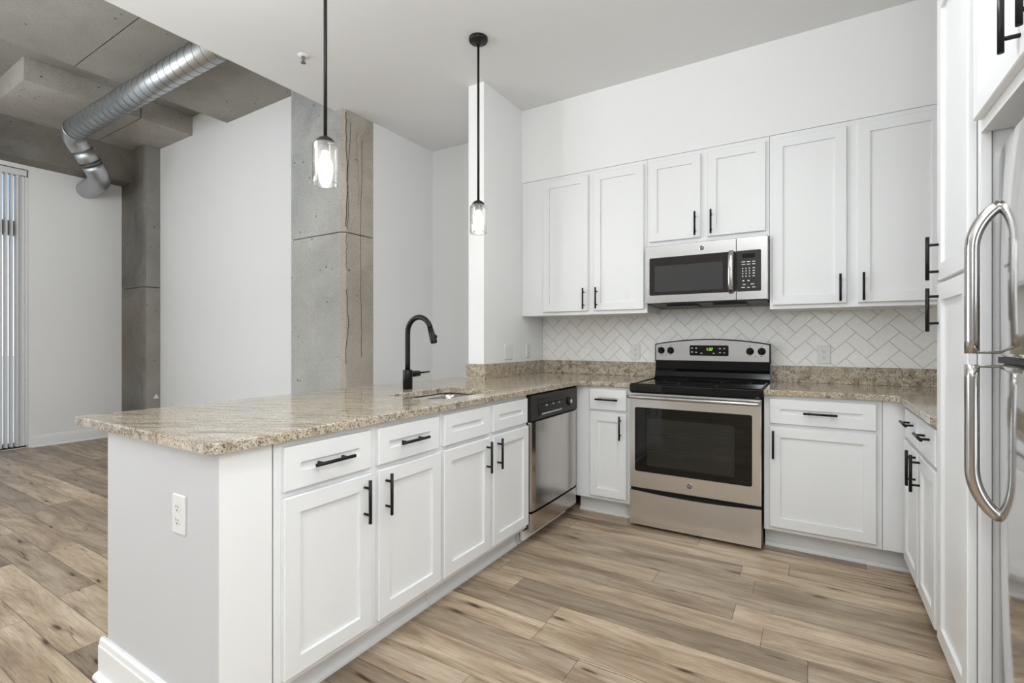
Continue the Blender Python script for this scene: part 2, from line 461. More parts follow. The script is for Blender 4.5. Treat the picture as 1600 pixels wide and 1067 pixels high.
def rrect(a0, a1, b0, b1, r, n=5):
    out = []
    for cx, cy, s in ((a1 - r, b1 - r, 0), (a0 + r, b1 - r, 1), (a0 + r, b0 + r, 2), (a1 - r, b0 + r, 3)):
        for k in range(n + 1):
            t = (s + k / n) * PI / 2
            out.append((cx + r * math.cos(t), cy + r * math.sin(t)))
    return out

def obj(name, bm, mat, parent=None, kind=None, smooth=False, label=None):
    bmesh.ops.remove_doubles(bm, verts=bm.verts, dist=1e-6)
    bmesh.ops.recalc_face_normals(bm, faces=bm.faces)
    me = bpy.data.meshes.new(name)
    bm.to_mesh(me); bm.free()
    o = bpy.data.objects.new(name, me)
    COL.objects.link(o)
    for mm in (mat if isinstance(mat, (list, tuple)) else [mat]):
        me.materials.append(mm)
    if smooth:
        for p in me.polygons: p.use_smooth = True
    if parent is not None:
        o.parent = parent
        o.matrix_parent_inverse = Matrix.Translation(-wloc(parent))
    if kind: o['kind'] = kind
    if label: o['label'] = label
    return o

LOC = {}
def wloc(o):
    return LOC.get(o.name, Vector((0, 0, 0)))

def thing(name, label, cat, loc, group=None):
    o = bpy.data.objects.new(name, None)
    o.empty_display_size = 0.05
    COL.objects.link(o)
    o.location = loc
    LOC[o.name] = Vector(loc)
    o['label'] = label; o['category'] = cat
    if group: o['group'] = group
    return o

def tag(o, label, cat, group=None):
    o['label'] = label; o['category'] = cat
    if group: o['group'] = group
    return o

def struct(name, bm, mat, parent=None, label=None):
    return obj(name, bm, mat, parent, 'structure', label=label)

def B(): return bmesh.new()

def bx(name, mat, ext, kind='structure', parent=None, bev=0.0, label=None):
    bm = B(); box(bm, None, *ext, bev)
    return obj(name, bm, mat, parent, kind, label=label)

def text_mesh(bm, s, fr, u, v, w, size, depth=0.0006):
    cu = bpy.data.curves.new('lettering', 'FONT')
    cu.body = s; cu.size = size; cu.align_x = 'CENTER'; cu.align_y = 'CENTER'; cu.extrude = depth / 2
    o = bpy.data.objects.new('lettering', cu)
    COL.objects.link(o)
    bpy.context.view_layer.update()
    dg = bpy.context.evaluated_depsgraph_get()
    me = bpy.data.meshes.new_from_object(o.evaluated_get(dg))
    vs = [bm.verts.new(fr.p(u + q.co.x, v + q.co.y, w + q.co.z)) for q in me.vertices]
    for p in me.polygons:
        try: bm.faces.new([vs[i] for i in p.vertices])
        except ValueError: pass
    bpy.data.objects.remove(o); bpy.data.curves.remove(cu); bpy.data.meshes.remove(me)

def offset_poly(poly, d):
    n_ = len(poly); out = []
    for i in range(n_):
        p0, p1, p2 = Vector(poly[i - 1]), Vector(poly[i]), Vector(poly[(i + 1) % n_])
        a = (p1 - p0).normalized(); c = (p2 - p1).normalized()
        na, nc = Vector((-a.y, a.x)), Vector((-c.y, c.x))
        b_ = (na + nc)
        if b_.length < 1e-6: b_ = na
        b_.normalize()
        k = max(0.35, b_.dot(na))
        q = p1 + b_ * (d / k)
        out.append((q.x, q.y))
    return out

# ------------------------------------------------------------------ key dimensions
PX = -1.405        # face frame of the peninsula cabinets (faces +x)
BY = 3.15          # face frame of the back run (faces -y)
RX = 0.405         # face frame of the right run (faces -x)
UY = 3.42          # face frame of the wall cabinets
WY = 3.78          # back wall
WX = 1.05          # right wall
ZC = 3.04          # painted ceiling
CT = 0.914         # counter top
CB = 0.884         # underside of counter
FP = Fr((PX, 0, 0), (0, 1, 0), (1, 0, 0))      # u = y
FB = Fr((0, BY, 0), (1, 0, 0), (0, -1, 0))     # u = x
FR_ = Fr((RX, 0, 0), (0, -1, 0), (-1, 0, 0))   # u = -y
FU = Fr((0, UY, 0), (1, 0, 0), (0, -1, 0))     # u = x

# ------------------------------------------------------------------ room shell
bx('floor', M['floor'], (-7.45, 1.15, -4.1, 3.9, -0.05, 0.0))
bx('ceiling', M['ceil'], (-3.28, 1.15, -4.1, 3.9, ZC, ZC + 0.40), label='white painted kitchen ceiling')
bx('wall_back', M['wall'], (-2.0, 1.15, WY, WY + 0.12, 0, ZC))
bx('wall_right', M['wall'], (WX, WX + 0.1, -4.1, WY, 0, ZC))
bx('wall_hall_back', M['wall_cool'], (-3.30, -2.135, 3.70, 3.82, 0, ZC))
bx('wall_hall_side', M['wall_cool'], (-3.36, -3.18, 2.935, 3.72, 0, ZC))
bx('wall_wing', M['wall'], (-2.135, -2.0, 2.88, WY, 0, ZC))
bx('wall_living_back', M['wall_cool'], (-7.5, -3.30, 2.86, 3.0, 0, 3.80))
# soffit over the wall cabinets and over the tall cabinets at the right
bm = B(); box(bm, None, -2.0, WX, UY, WY, 2.458, ZC); struct('wall_soffit_back', bm, M['wall'])
bm = B(); box(bm, None, RX, WX, 0.9, 2.33, 2.458, ZC); struct('wall_soffit_right', bm, M['wall'])
# left wall with the glazed door opening (0.0 .. 1.83)
bm = B()
box(bm, None, -7.55, -7.40, 1.83, 3.0, 0, 3.80)
box(bm, None, -7.55, -7.40, -0.9, 1.83, 3.075, 3.80)
box(bm, None, -7.55, -7.40, -4.1, -3.8, 0, 3.80)
box(bm, None, -7.55, -7.40, -3.8, -0.9, 3.0, 3.80)
box(bm, None, -7.55, -7.40, -1.1, -0.9, 0, 3.075)
struct('wall_left', bm, M['wall_cool'])
# rear wall
bx('wall_front', M['wall_far'], (-7.5, 1.15, -4.2, -4.05, 0, 3.8))
# concrete slab, recess, drop panel, beam
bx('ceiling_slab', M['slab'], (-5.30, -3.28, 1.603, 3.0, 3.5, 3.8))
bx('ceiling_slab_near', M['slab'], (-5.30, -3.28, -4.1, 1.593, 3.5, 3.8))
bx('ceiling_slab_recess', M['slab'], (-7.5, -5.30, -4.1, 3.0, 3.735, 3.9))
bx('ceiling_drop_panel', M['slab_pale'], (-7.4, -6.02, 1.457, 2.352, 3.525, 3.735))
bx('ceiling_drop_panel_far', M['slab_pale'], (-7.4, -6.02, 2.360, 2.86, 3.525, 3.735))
bx('beam_left', M['concrete_dark'], (-7.40, -7.12, -4.1, 2.69, 3.12, 3.735), label='board-marked concrete beam along the left wall')
def column(bm, x0, x1, y0, y1, zs, ch):
    poly = [(x0, y0), (x1 - ch, y0), (x1, y0 + ch), (x1, y1), (x0, y1)]
    for z0, z1 in zs:
        e_ = 0.004
        ins = offset_poly(poly, e_)
        loft(bm, [[Vector((x, y, z0)) for x, y in ins], [Vector((x, y, z0 + e_)) for x, y in poly], [Vector((x, y, z1 - e_)) for x, y in poly], [Vector((x, y, z1)) for x, y in ins]])
bm = B(); column(bm, -7.40, -6.79, 2.69, 2.87, ((0, 1.826), (1.831, 3.525)), 0.02)
cc = struct('column_corner', bm, [M['concrete_dark'], M['slab']], label='dark concrete column in the far left corner')
for p_ in cc.data.polygons:
    if p_.normal.x > 0.9: p_.material_index = 1
bm = B(); column(bm, -3.847, -3.18, 2.62, 2.933, ((0, 2.054), (2.060, 3.5)), 0.030)
ck = struct('column_kitchen', bm, [M['concrete'], M['concrete_warm_lit']], label='pale concrete column with a formwork seam and cracks')
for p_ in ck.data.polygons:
    if p_.normal.x > 0.6: p_.material_index = 1  # browner concrete, with the warm lamplight on this face put into its colour
# cracks on its right face
bm = B()
def crack(y0, z0, z1, k):
    pts = []
    y = y0
    n_ = 26
    for i in range(n_ + 1):
        y = max(y, 2.6505)
        z = z0 + (z1 - z0) * i / n_
        y += random.uniform(-0.006, 0.006)
        pts.append(Vector((-3.1797, y, z)))
    for a, c in zip(pts, pts[1:]):
        d = (c - a).normalized().cross(Vector((1, 0, 0))) * k
        vs = [bm.verts.new(q) for q in (a - d, a + d, c + d, c - d)]
        bm.faces.new(vs)
crack(2.70, 2.95, 2.08, 0.0022); crack(2.81, 2.85, 1.05, 0.0022); crack(2.76, 2.9, 2.3, 0.0012)
crack(2.654, 3.02, 2.1, 0.0035); crack(2.654, 1.6, 1.0, 0.0028); crack(2.652, 2.05, 1.75, 0.002)
cr = obj('crack', bm, M['gap'], bpy.data.objects['column_kitchen'], 'structure')

# baseboards
def base_run(name, a, b_, nrm, h=0.115, t=0.014, shoe=True):
    """baseboard from a to b (x,y), standing off the wall along nrm"""
    a, b_, nn = Vector((*a, 0)), Vector((*b_, 0)), Vector((*nrm, 0))
    prof = [(0, 0), (t, 0), (t, h - 0.028), (t - 0.003, h - 0.022), (t - 0.005, h - 0.006), (t - 0.010, h), (0, h)]
    if shoe: prof = [(0, 0), (t + 0.017, 0), (t + 0.016, 0.008), (t + 0.010, 0.015), (t, 0.019)] + prof[2:]
    bm = B()
    loft(bm, [[a + nn * w + Vector((0, 0, z)) for w, z in prof], [b_ + nn * w + Vector((0, 0, z)) for w, z in prof]])
    return struct(name, bm, M['trim'])
base_run('baseboard_left', (-7.40, 1.85), (-7.40, 2.69), (1, 0), 0.13)
base_run('baseboard_living_back', (-6.79, 2.86), (-3.847, 2.86), (0, -1), 0.13)
base_run('baseboard_hall_side', (-3.18, 2.94), (-3.18, 3.70), (1, 0), 0.13)
base_run('baseboard_hall_back', (-3.18, 3.70), (-2.135, 3.70), (0, -1), 0.13)
base_run('baseboard_peninsula_back', (-2.135, 0.735), (-2.135, 2.88), (-1, 0), 0.135, 0.018)
base_run('baseboard_peninsula', (-2.166, 0.735), (-1.405, 0.735), (0, -1), 0.135, 0.018)

# peninsula knee wall: end and back
kw = bx('wall_peninsula', M['wall_shaded'], (-2.135, PX, 0.735, 0.892, 0, CB - 0.0005))  # grey end face carries its shade in the paint colour
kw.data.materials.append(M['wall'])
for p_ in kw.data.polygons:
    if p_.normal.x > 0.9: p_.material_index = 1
bx('wall_peninsula_back', M['wall_cool'], (-2.135, -2.03, 0.892, 2.88, 0, CB - 0.0005))

# ------------------------------------------------------------------ glazed door and blinds at the left
wd = bpy.data.objects.new('window_1', None); COL.objects.link(wd); wd['kind'] = 'structure'
bm = B()
box(bm, None, -7.53, -7.47, 1.76, 1.83, 0, 3.075); box(bm, None, -7.53, -7.47, -0.9, -0.83, 0, 3.075)
box(bm, None, -7.53, -7.47, -0.83, 1.76, 3.01, 3.075); box(bm, None, -7.53, -7.47, -0.83, 1.76, 0, 0.06)
box(bm, None, -7.53, -7.47, -0.83, 1.76, 2.34, 2.50)
obj('window_frame', bm, M['frame_dark'], wd, 'structure')
bm = B(); box(bm, None, -7.505, -7.499, -0.83, 1.76, 0.06, 2.34); box(bm, None, -7.505, -7.499, -0.83, 1.76, 2.50, 3.01)
obj('pane', bm, M['pane'], wd, 'structure')
wd2 = bpy.data.objects.new('window_2', None); COL.objects.link(wd2); wd2['kind'] = 'structure'
bm = B()
for y in (-4.0 + 0.2, -2.4, -1.16):
    box(bm, None, -7.53, -7.47, y, y + 0.06, 0, 3.0)
box(bm, None, -7.53, -7.47, -3.8, -1.1, 2.94, 3.0); box(bm, None, -7.53, -7.47, -3.8, -1.1, 0, 0.06)
obj('window_frame', bm, M['frame_dark'], wd2, 'structure')
vb = thing('vertical_blind', 'pale vertical slat blind hanging over the tall glazed opening at far left', 'blind', (-7.40, 0.6, 3.0))
bm = B(); box(bm, None, -7.44, -7.385, -0.88, 1.815, 3.0, 3.06, 0.004); obj('headrail', bm, M['blind'], vb)
for i in range(46):
    y = 1.737 - (i - 3) * 0.0425 if i > 2 else 1.812 - i * 0.026
    a = math.radians(38 if i > 2 else 20) + random.uniform(-0.08, 0.08)
    dx, dy = (math.sin(a) * 0.021, math.cos(a) * 0.017) if i < 3 else (0.030, 0.0105)
    bm = B()
    loops = []
    for z in (0.03, 2.99):
        lp = []
        for k in range(5):
            t = -1 + k / 2
            cb = 0.004 * (1 - t * t)
            lp.append(Vector((-7.415 + dx * t + cb, y + dy * t, z)))
        for k in range(4, -1, -1):
            t = -1 + k / 2
            cb = 0.004 * (1 - t * t) - 0.0012
            lp.append(Vector((-7.415 + dx * t + cb, y + dy * t, z)))
        loops.append(lp)
    loft(bm, loops)
    box(bm, None, -7.418, -7.412, y - 0.004, y + 0.004, 2.985, 3.005)
    obj('slat', bm, M['blind'], vb)

# ------------------------------------------------------------------ cabinet pieces
def shaker_bm(fr, u0, u1, v0, v1, t=0.02, fw=0.055, w0=0.0005):
    bm = B()
    def lp(ins, w): return [fr.p(u0 + ins, v0 + ins, w), fr.p(u1 - ins, v0 + ins, w), fr.p(u1 - ins, v1 - ins, w), fr.p(u0 + ins, v1 - ins, w)]
    loft(bm, [lp(0, w0), lp(0, t - 0.003), lp(0.003, t), lp(fw, t), lp(fw + 0.001, t - 0.0105)])
    return bm

def handle_bm(fr, u, v, vertical, L=0.156, w0=0.02, so=0.031):
    bm = B()
    h = L / 2
    if vertical:
        tube(bm, [fr.p(u, v - h, w0 + so), fr.p(u, v + h, w0 + so)], 0.0062, 12)
        for s in (-0.048, 0.048): tube(bm, [fr.p(u, v + s, w0), fr.p(u, v + s, w0 + so)], 0.0048, 10)
    else:
        tube(bm, [fr.p(u - h, v, w0 + so), fr.p(u + h, v, w0 + so)], 0.0062, 12)
        for s in (-0.048, 0.048): tube(bm, [fr.p(u + s, v, w0), fr.p(u + s, v, w0 + so)], 0.0048, 10)
    return bm

def front(parent, fr, kind, u0, u1, v0, v1, hu=None, hv=None, vert=True, fw=0.055):
    o = obj(kind, shaker_bm(fr, u0, u1, v0, v1, fw=fw), M['cab'], parent)
    if hu is not None:
        obj('handle', handle_bm(fr, hu, hv, vert), M['black'], o, label='matte black bar handle')
    return o

DV = (0.724, 0.862)     # drawer heights
DD = (0.139, 0.704)     # door heights

def base_cab(name, label, fr, u0, u1, depth, toe=True, loc=None, group='white base cabinets', z0=0.115, topgap=0.0):
    c = thing(name, label, 'cabinet', loc if loc else tuple(fr.p((u0 + u1) / 2, 0, -depth / 2)), group)
    bm = B()
    box(bm, fr, u0, u1, z0, CB - topgap, -depth, 0)
    obj('body', bm, M['cab'], c)
    if toe:
        bm = B()
        box(bm, fr, u0, u1, 0.0, z0, -depth, -0.075)
        prism2 = [(-0.075, 0.0), (-0.060, 0.0), (-0.061, 0.010), (-0.067, 0.018), (-0.075, 0.021)]
        loft(bm, [[fr.p(u0, z, w) for w, z in prism2], [fr.p(u1, z, w) for w, z in prism2]])
        obj('toe_kick', bm, M['toe'], c)
    return c

# peninsula cabinets
c = base_cab('base_cabinet', 'white peninsula cabinet nearest the outlet end, with bar handles on both its drawers', FP, 0.897, 1.679, 0.60)
front(c, FP, 'drawer', 0.922, 1.270, *DV, hu=1.090, hv=0.793, vert=False)
front(c, FP, 'drawer', 1.306, 1.657, *DV, hu=1.478, hv=0.793, vert=False)
front(c, FP, 'door', 0.921, 1.273, *DD, hu=1.236, hv=0.612)
front(c, FP, 'door', 1.306, 1.668, *DD, hu=1.342, hv=0.612)
c = base_cab('base_cabinet', 'white sink cabinet in the peninsula beside the dishwasher, two plain drawer fronts without handles', FP, 1.681, 2.450, 0.60, topgap=0.30)
bm = B()
box(bm, FP, 1.681, 2.450, 0.584, CB, -0.02, 0); box(bm, FP, 1.681, 1.70, 0.584, CB, -0.60, -0.02); box(bm, FP, 2.431, 2.450, 0.584, CB, -0.60, -0.02)
obj('face_frame', bm, M['cab'], c)
front(c, FP, 'drawer', 1.692, 2.048, *DV)
front(c, FP, 'drawer', 2.082, 2.432, *DV)
front(c, FP, 'door', 1.690, 2.056, *DD, hu=2.020, hv=0.612)
front(c, FP, 'door', 2.082, 2.444, *DD, hu=2.118, hv=0.612)
# back run, left of the range
c = base_cab('base_cabinet', 'narrow white base cabinet between the dishwasher corner and the range', FB, -1.404, -1.008, 0.62)
front(c, FB, 'drawer', -1.298, -1.040, *DV, hu=-1.169, hv=0.796, vert=False)
front(c, FB, 'door', -1.298, -1.040, *DD, hu=-1.078, hv=0.614)
# back run, right of the range
c = base_cab('base_cabinet', 'white base cabinet right of the range with one wide drawer over one wide door', FB, -0.236, 0.306, 0.62)
front(c, FB, 'drawer', -0.208, 0.281, *DV, hu=0.035, hv=0.793, vert=False)
front(c, FB, 'door', -0.208, 0.281, *DD, hu=-0.188, hv=0.608)
bm = B(); box(bm, FB, 0.3085, RX, 0.115, CB, -0.02, 0.0); obj('corner_filler', bm, M['cab'], c)
bm = B(); box(bm, FB, 0.3065, RX + 0.06, 0, 0.115, -0.10, -0.0755)
loft(bm, [[FB.p(u, z, w) for w, z in [(-0.0755, 0.0), (-0.060, 0.0), (-0.061, 0.010), (-0.067, 0.018), (-0.0755, 0.021)]] for u in (0.3065, RX + 0.06)])
obj('toe_kick', bm, M['toe'], c)
# right run
c = base_cab('base_cabinet', 'white base cabinet on the right wall beside the tall pantry, two drawers over two doors', FR_, -3.125, -2.337, 0.62)
front(c, FR_, 'drawer', -3.040, -2.708, *DV, hu=-2.86, hv=0.81, vert=False)
front(c, FR_, 'drawer', -2.692, -2.358, *DV, hu=-2.50, hv=0.81, vert=False)
front(c, FR_, 'door', -3.075, -2.722, 0.12, 0.704, hu=-2.757, hv=0.63)
front(c, FR_, 'door', -2.692, -2.368, 0.12, 0.704, hu=-2.652, hv=0.63)

# tall pantry
c = thing('pantry_cabinet', 'tall white pantry cabinet beside the refrigerator, one door above another', 'cabinet', (0.72, 2.1, 0))
bm = B(); box(bm, FR_, -2.33, -1.912, 0.10, 2.455, -0.62, 0); obj('body', bm, M['cab'], c)
bm = B(); box(bm, FR_, -1.899, -1.866, 0.10, 2.455, -0.0215, 0); box(bm, FR_, -1.899, -1.871, 0.10, 2.455, -0.62, -0.0245); box(bm, FR_, -1.899, -1.88, 0.10, 2.455, -0.03, -0.01); obj('side_panel', bm, M['cab'], c)
bm = B(); box(bm, FR_, -1.9115, -1.8995, 0.10, 2.455, -0.05, -0.0008); obj('gap_shade_strip', bm, M['gap'], c, label='black strip painted as the shade in the gap')  # black strip stands in for the shade inside the gap
bm = B(); box(bm, FR_, -2.33, -1.866, 0.0, 0.10, -0.62, -0.075); obj('toe_kick', bm, M['toe'], c)
front(c, FR_, 'door', -2.322, -1.915, 1.406, 2.425, hu=-2.295, hv=1.488, fw=0.06)
front(c, FR_, 'door', -2.322, -1.915, 0.115, 1.396, hu=-2.295, hv=1.303, fw=0.06)

# cabinet over the refrigerator
c = thing('wall_cabinet', 'white two-door cabinet above the refrigerator at the right edge', 'cabinet', (0.72, 1.43, 1.775), 'white wall cabinets')
bm = B(); box(bm, FR_, -1.864, -1.0, 1.778, 2.455, -0.62, 0); obj('body', bm, M['cab'], c)
front(c, FR_, 'door', -1.856, -1.443, 1.810, 2.425, hu=-1.485, hv=1.905)
front(c, FR_, 'door', -1.415, -1.01, 1.810, 2.425, hu=-1.372, hv=1.905)
c = obj('end_panel', (lambda b: (box(b, None, RX, WX, 0.965, 0.998, 0, 2.455), b)[1])(B()), M['cab'], None)
tag(c, 'white full-height end panel on the near side of the refrigerator', 'panel')

# wall cabinets on the back wall
def wall_cab(label, u0, u1, z0, z1=2.455):
    c = thing('wall_cabinet', label, 'cabinet', ((u0 + u1) / 2, UY + 0.17, z0), 'white wall cabinets')
    bm = B()
    box(bm, FU, u0, u1, z0, z1, -0.355, 0)
    obj('body', bm, M['cab'], c)
    return c
c = wall_cab('white wall cabinet left of the microwave, with two tall doors', -1.998, -0.985, 1.385)
front(c, FU, 'door', -1.801, -1.424, 1.411, 2.424, hu=-1.452, hv=1.502)
front(c, FU, 'door', -1.380, -1.006, 1.411, 2.424, hu=-1.352, hv=1.502)
c = wall_cab('short white wall cabinet with two doors directly above the microwave', -0.983, -0.227, 1.84)
front(c, FU, 'door', -0.968, -0.628, 1.872, 2.424, hu=-0.660, hv=1.962)
front(c, FU, 'door', -0.587, -0.246, 1.872, 2.424, hu=-0.561, hv=1.962)
c = wall_cab('white wall cabinet right of the microwave, with two wide tall doors', -0.225, 1.04, 1.385)
front(c, FU, 'door', -0.209, 0.168, 1.408, 2.424, hu=0.137, hv=1.496)
front(c, FU, 'door', 0.222, 0.60, 1.408, 2.424, hu=0.246, hv=1.496)

# ------------------------------------------------------------------ countertops
def offset_poly(poly, d):
    n_ = len(poly); out = []
    for i in range(n_):
        p0, p1, p2 = Vector(poly[i - 1]), Vector(poly[i]), Vector(poly[(i + 1) % n_])
        a = (p1 - p0).normalized(); c = (p2 - p1).normalized()
        na, nc = Vector((-a.y, a.x)), Vector((-c.y, c.x))
        b_ = (na + nc)
        if b_.length < 1e-6: b_ = na
        b_.normalize()
        k = max(0.35, b_.dot(na))
        q = p1 + b_ * (d / k)
        out.append((q.x, q.y))
    return out

def arc(cx, cy, r, a0, a1, n=6):
    return [(cx + r * math.cos(math.radians(a0 + (a1 - a0) * k / n)), cy + r * math.sin(math.radians(a0 + (a1 - a0) * k / n))) for k in range(n + 1)]

def slab(bm, outline, holes=(), z0=CB, z1=CT, e_=0.004):
    """counterclockwise outline; eased upper edge"""
    def ring(poly, z): return [bm.verts.new((x, y, z)) for x, y in poly]
    allv = []
    edges_top, edges_bot = [], []
    for poly, sgn in [(outline, 1)] + [(h, 1) for h in holes]:
        ins = offset_poly(poly, e_ * sgn)
        r0, r1, r2 = ring(poly, z0), ring(poly, z1 - e_), ring(ins, z1)
        n_ = len(poly)
        for a, c in ((r0, r1), (r1, r2)):
            for i in range(n_):
                bm.faces.new((a[i], a[(i + 1) % n_], c[(i + 1) % n_], c[i]))
        for r, store in ((r2, edges_top), (r0, edges_bot)):
            for i in range(n_):
                ed = bm.edges.get((r[i], r[(i + 1) % n_]))
                store.append(ed)
    bmesh.ops.triangle_fill(bm, use_beauty=True, use_dissolve=False, edges=edges_top)
    bmesh.ops.triangle_fill(bm, use_beauty=True, use_dissolve=False, edges=edges_bot)

xl, xf, yn, yf = -2.315, -1.375, 0.698, 3.118
outl = [(xl, yn)] + arc(xf - 0.03, yn + 0.03, 0.03, -90, 0) + arc(xf + 0.06, yf - 0.06, 0.06, 180, 90) + \
       [(-1.008, yf), (-1.008, WY - 0.002), (-1.998, WY - 0.002), (-1.998, 2.878), (-2.137, 2.878), (-2.137, 2.97), (xl, 2.97)]
hole = rrect(-1.85, -1.49, 1.785, 2.285, 0.055, 6)[::-1]
ct = thing('countertop', 'speckled beige granite worktop of the peninsula running round the corner to the range', 'worktop', (-1.85, 0.9, CB))
bm = B(); slab(bm, outl, [hole]); obj('top', bm, M['granite'], ct)
bm = B()
box(bm, None, -1.999, -1.979, 2.8792, WY - 0.0222, CT, 1.022, 0.001)
box(bm, None, -2.152, -1.979, 2.86, 2.879, CT, 1.022, 0.001)
box(bm, None, -1.999, -1.008, WY - 0.022, WY - 0.002, CT, 1.022, 0.002)
obj('upstand', bm, M['granite'], ct)
rxf = 0.368
outr = [(-0.236, yf)] + arc(rxf - 0.05, yf - 0.05, 0.05, 90, 0) + [(rxf, 2.337), (WX - 0.002, 2.337), (WX - 0.002, WY - 0.002), (-0.236, WY - 0.002)]
ct2 = thing('countertop', 'speckled granite worktop right of the range, turning the corner to the pantry', 'worktop', (0.4, 3.4, CB))
bm = B(); slab(bm, outr); obj('top', bm, M['granite'], ct2)
bm = B()
box(bm, None, -0.236, WX - 0.002, WY - 0.022, WY - 0.002, CT, 1.022, 0.002)
box(bm, None, WX - 0.022, WX - 0.002, 2.337, WY - 0.022, CT, 1.022, 0.002)
obj('upstand', bm, M['granite'], ct2)

# ------------------------------------------------------------------ herringbone tile (on the back wall)
def herringbone(name, x0, x1, z0, z1, yface, parent=None):
    bm = B()
    w = 0.0775; gp = 0.0022
    ca = math.cos(PI / 4)
    cx, cz = (x0 + x1) / 2, (z0 + z1) / 2
    TO = (-0.0574, -0.0186)
    for i in range(-46, 47):
        for j in range(-24, 25):
            ox, oy = i + 4 * j, -i
            for (a0, a1, b0, b1) in ((0, 2, 0, 1), (2, 3, 0, 2)):
                pts = [((ox + a) * w, (oy + b_) * w) for a, b_ in ((a0, b0), (a1, b0), (a1, b1), (a0, b1))]
                ins = offset_poly(pts, gp / 2)
                rot = [(-(p + q) * ca + TO[0], (p - q) * ca + TO[1]) for p, q in ins]
                ctr = (sum(p for p, q in rot) / 4, sum(q for p, q in rot) / 4)
                if abs(ctr[0]) > (x1 - x0) / 2 + 0.15 or abs(ctr[1]) > (z1 - z0) / 2 + 0.15: continue
                rot2 = [(-(p + q) * ca + TO[0], (p - q) * ca + TO[1]) for p, q in offset_poly(pts, gp / 2 + 0.0012)]
                dy = random.uniform(-0.0003, 0.0003)
                loft(bm, [[Vector((cx + p, yface + 0.003, cz + q)) for p, q in rot], [Vector((cx + p, yface + 0.001 + dy, cz + q)) for p, q in rot],
                          [Vector((cx + p, yface + dy, cz + q)) for p, q in rot2]], cap0=False)
    for co, no in (((x0, 0, 0), (-1, 0, 0)), ((x1, 0, 0), (1, 0, 0)), ((0, 0, z0), (0, 0, -1)), ((0, 0, z1), (0, 0, 1))):
        bmesh.ops.bisect_plane(bm, geom=bm.verts[:] + bm.edges[:] + bm.faces[:], plane_co=co, plane_no=no, clear_outer=True)
    return obj(name, bm, M['tile'], parent, 'structure')
gb = bx('trim_1', M['grout'], (-1.998, WX - 0.002, WY - 0.0055, WY - 0.0005, 1.0225, 1.384), label='white herringbone tile splashback on the back wall')
gb2 = bx('trim_2', M['grout'], (-0.98, -0.23, WY - 0.0055, WY - 0.0005, 1.384, 1.50), label='herringbone tile behind the range and microwave')
bpy.data.objects['trim_1'].name = 'trim_1'
herringbone('tile', -1.998, WX - 0.002, 1.0225, 1.50, WY - 0.0075, gb)

# ------------------------------------------------------------------ sink and faucet
sk = thing('sink', 'stainless steel undermount sink bowl set into the peninsula worktop', 'sink', (-1.67, 2.035, 0.69))
bm = B()
lps = []
for ins, z, r in ((-0.012, CB - 0.001, 0.06), (-0.012, CB - 0.004, 0.06), (-0.002, CB - 0.004, 0.055), (0.003, CB - 0.03, 0.052), (0.012, 0.735, 0.05), (0.03, 0.705, 0.05), (0.06, 0.695, 0.04)):
    lps.append([Vector((x, y, z)) for x, y in rrect(-1.85 + ins, -1.49 - ins, 1.785 + ins, 2.285 - ins, r, 6)])
loft(bm, lps, cap0=False, smooth=True)
obj('bowl', bm, M['steel_dw'], sk)
bm = B(); lathe(bm, [(0.045, 0.697), (0.042, 0.700), (0.03, 0.699), (0.028, 0.692)], (-1.70, 2.035, 0)); obj('drain', bm, M['chrome'], sk)

fa = thing('faucet', 'matte black gooseneck faucet with side lever behind the sink', 'faucet', (-1.968, 2.073, CT))
fx, fy = -1.968, 2.073
bm = B(); lathe(bm, [(0.0275, 0.0005), (0.0275, 0.108), (0.026, 0.110)], (fx, fy, CT)); obj('base', bm, M['black'], fa)
bm = B()
pts = [(fx, fy, CT + 0.108)] + [(fx, fy, CT + 0.108 + 0.04 * k) for k in range(1, 5)]
R_ = 0.086
zc = CT + 0.322
pts += [(fx, fy, zc - 0.01)]
for k in range(1, 14):
    t = PI - k * (PI * 0.93) / 13
    pts.append((fx + R_ + R_ * math.cos(t), fy, zc + R_ * math.sin(t)))
tube(bm, pts, 0.0145, 16)
obj('spout', bm, M['black'], fa)
pe = Vector(pts[-1]); dr = (Vector(pts[-1]) - Vector(pts[-2])).normalized()
bm = B()
tube(bm, [pe - dr * 0.004, pe + dr * 0.028, pe + dr * 0.030, pe + dr * 0.075, pe + dr * 0.082], [0.0155, 0.0165, 0.0175, 0.019, 0.0165], 16)
sd = Vector((0.95, 0, 0.3))
tube(bm, [pe + dr * 0.045 + Vector((0.014, 0, 0)), pe + dr * 0.045 + Vector((0.026, 0, 0.002))], 0.009, 10)
obj('spray_head', bm, M['black'], fa)
bm = B()
cyl(bm, (fx, fy + 0.022, CT + 0.085), (fx, fy + 0.092, CT + 0.085), 0.0175, 18)
obj('lever_hub', bm, M['black'], fa)
bm = B(); cyl(bm, (fx, fy + 0.090, CT + 0.088), (fx, fy + 0.185, CT + 0.090), 0.0052, 10); obj('lever', bm, M['black'], fa)

# ------------------------------------------------------------------ monogram badge
def badge(fr, u, v, w, r, parent):
    def ringpts(rr, ww, n=28): return [fr.p(u + rr * math.cos(2 * PI * k / n), v + rr * math.sin(2 * PI * k / n), ww) for k in range(n)]
    bm = B()
    loft(bm, [ringpts(r, w), ringpts(r, w + 0.002), ringpts(r * 0.84, w + 0.0028), ringpts(r * 0.78, w + 0.0018)])
    o = obj('badge', bm, M['chrome'], parent, label='round monogram badge')
    bm = B(); loft(bm, [ringpts(r * 0.78, w + 0.0016), ringpts(r * 0.78, w + 0.0021)]); obj('badge_face', bm, M['badge'], o)
    bm = B(); text_mesh(bm, 'GE', fr, u, v, w + 0.0024, r * 0.92); obj('monogram', bm, M['legend'], o)

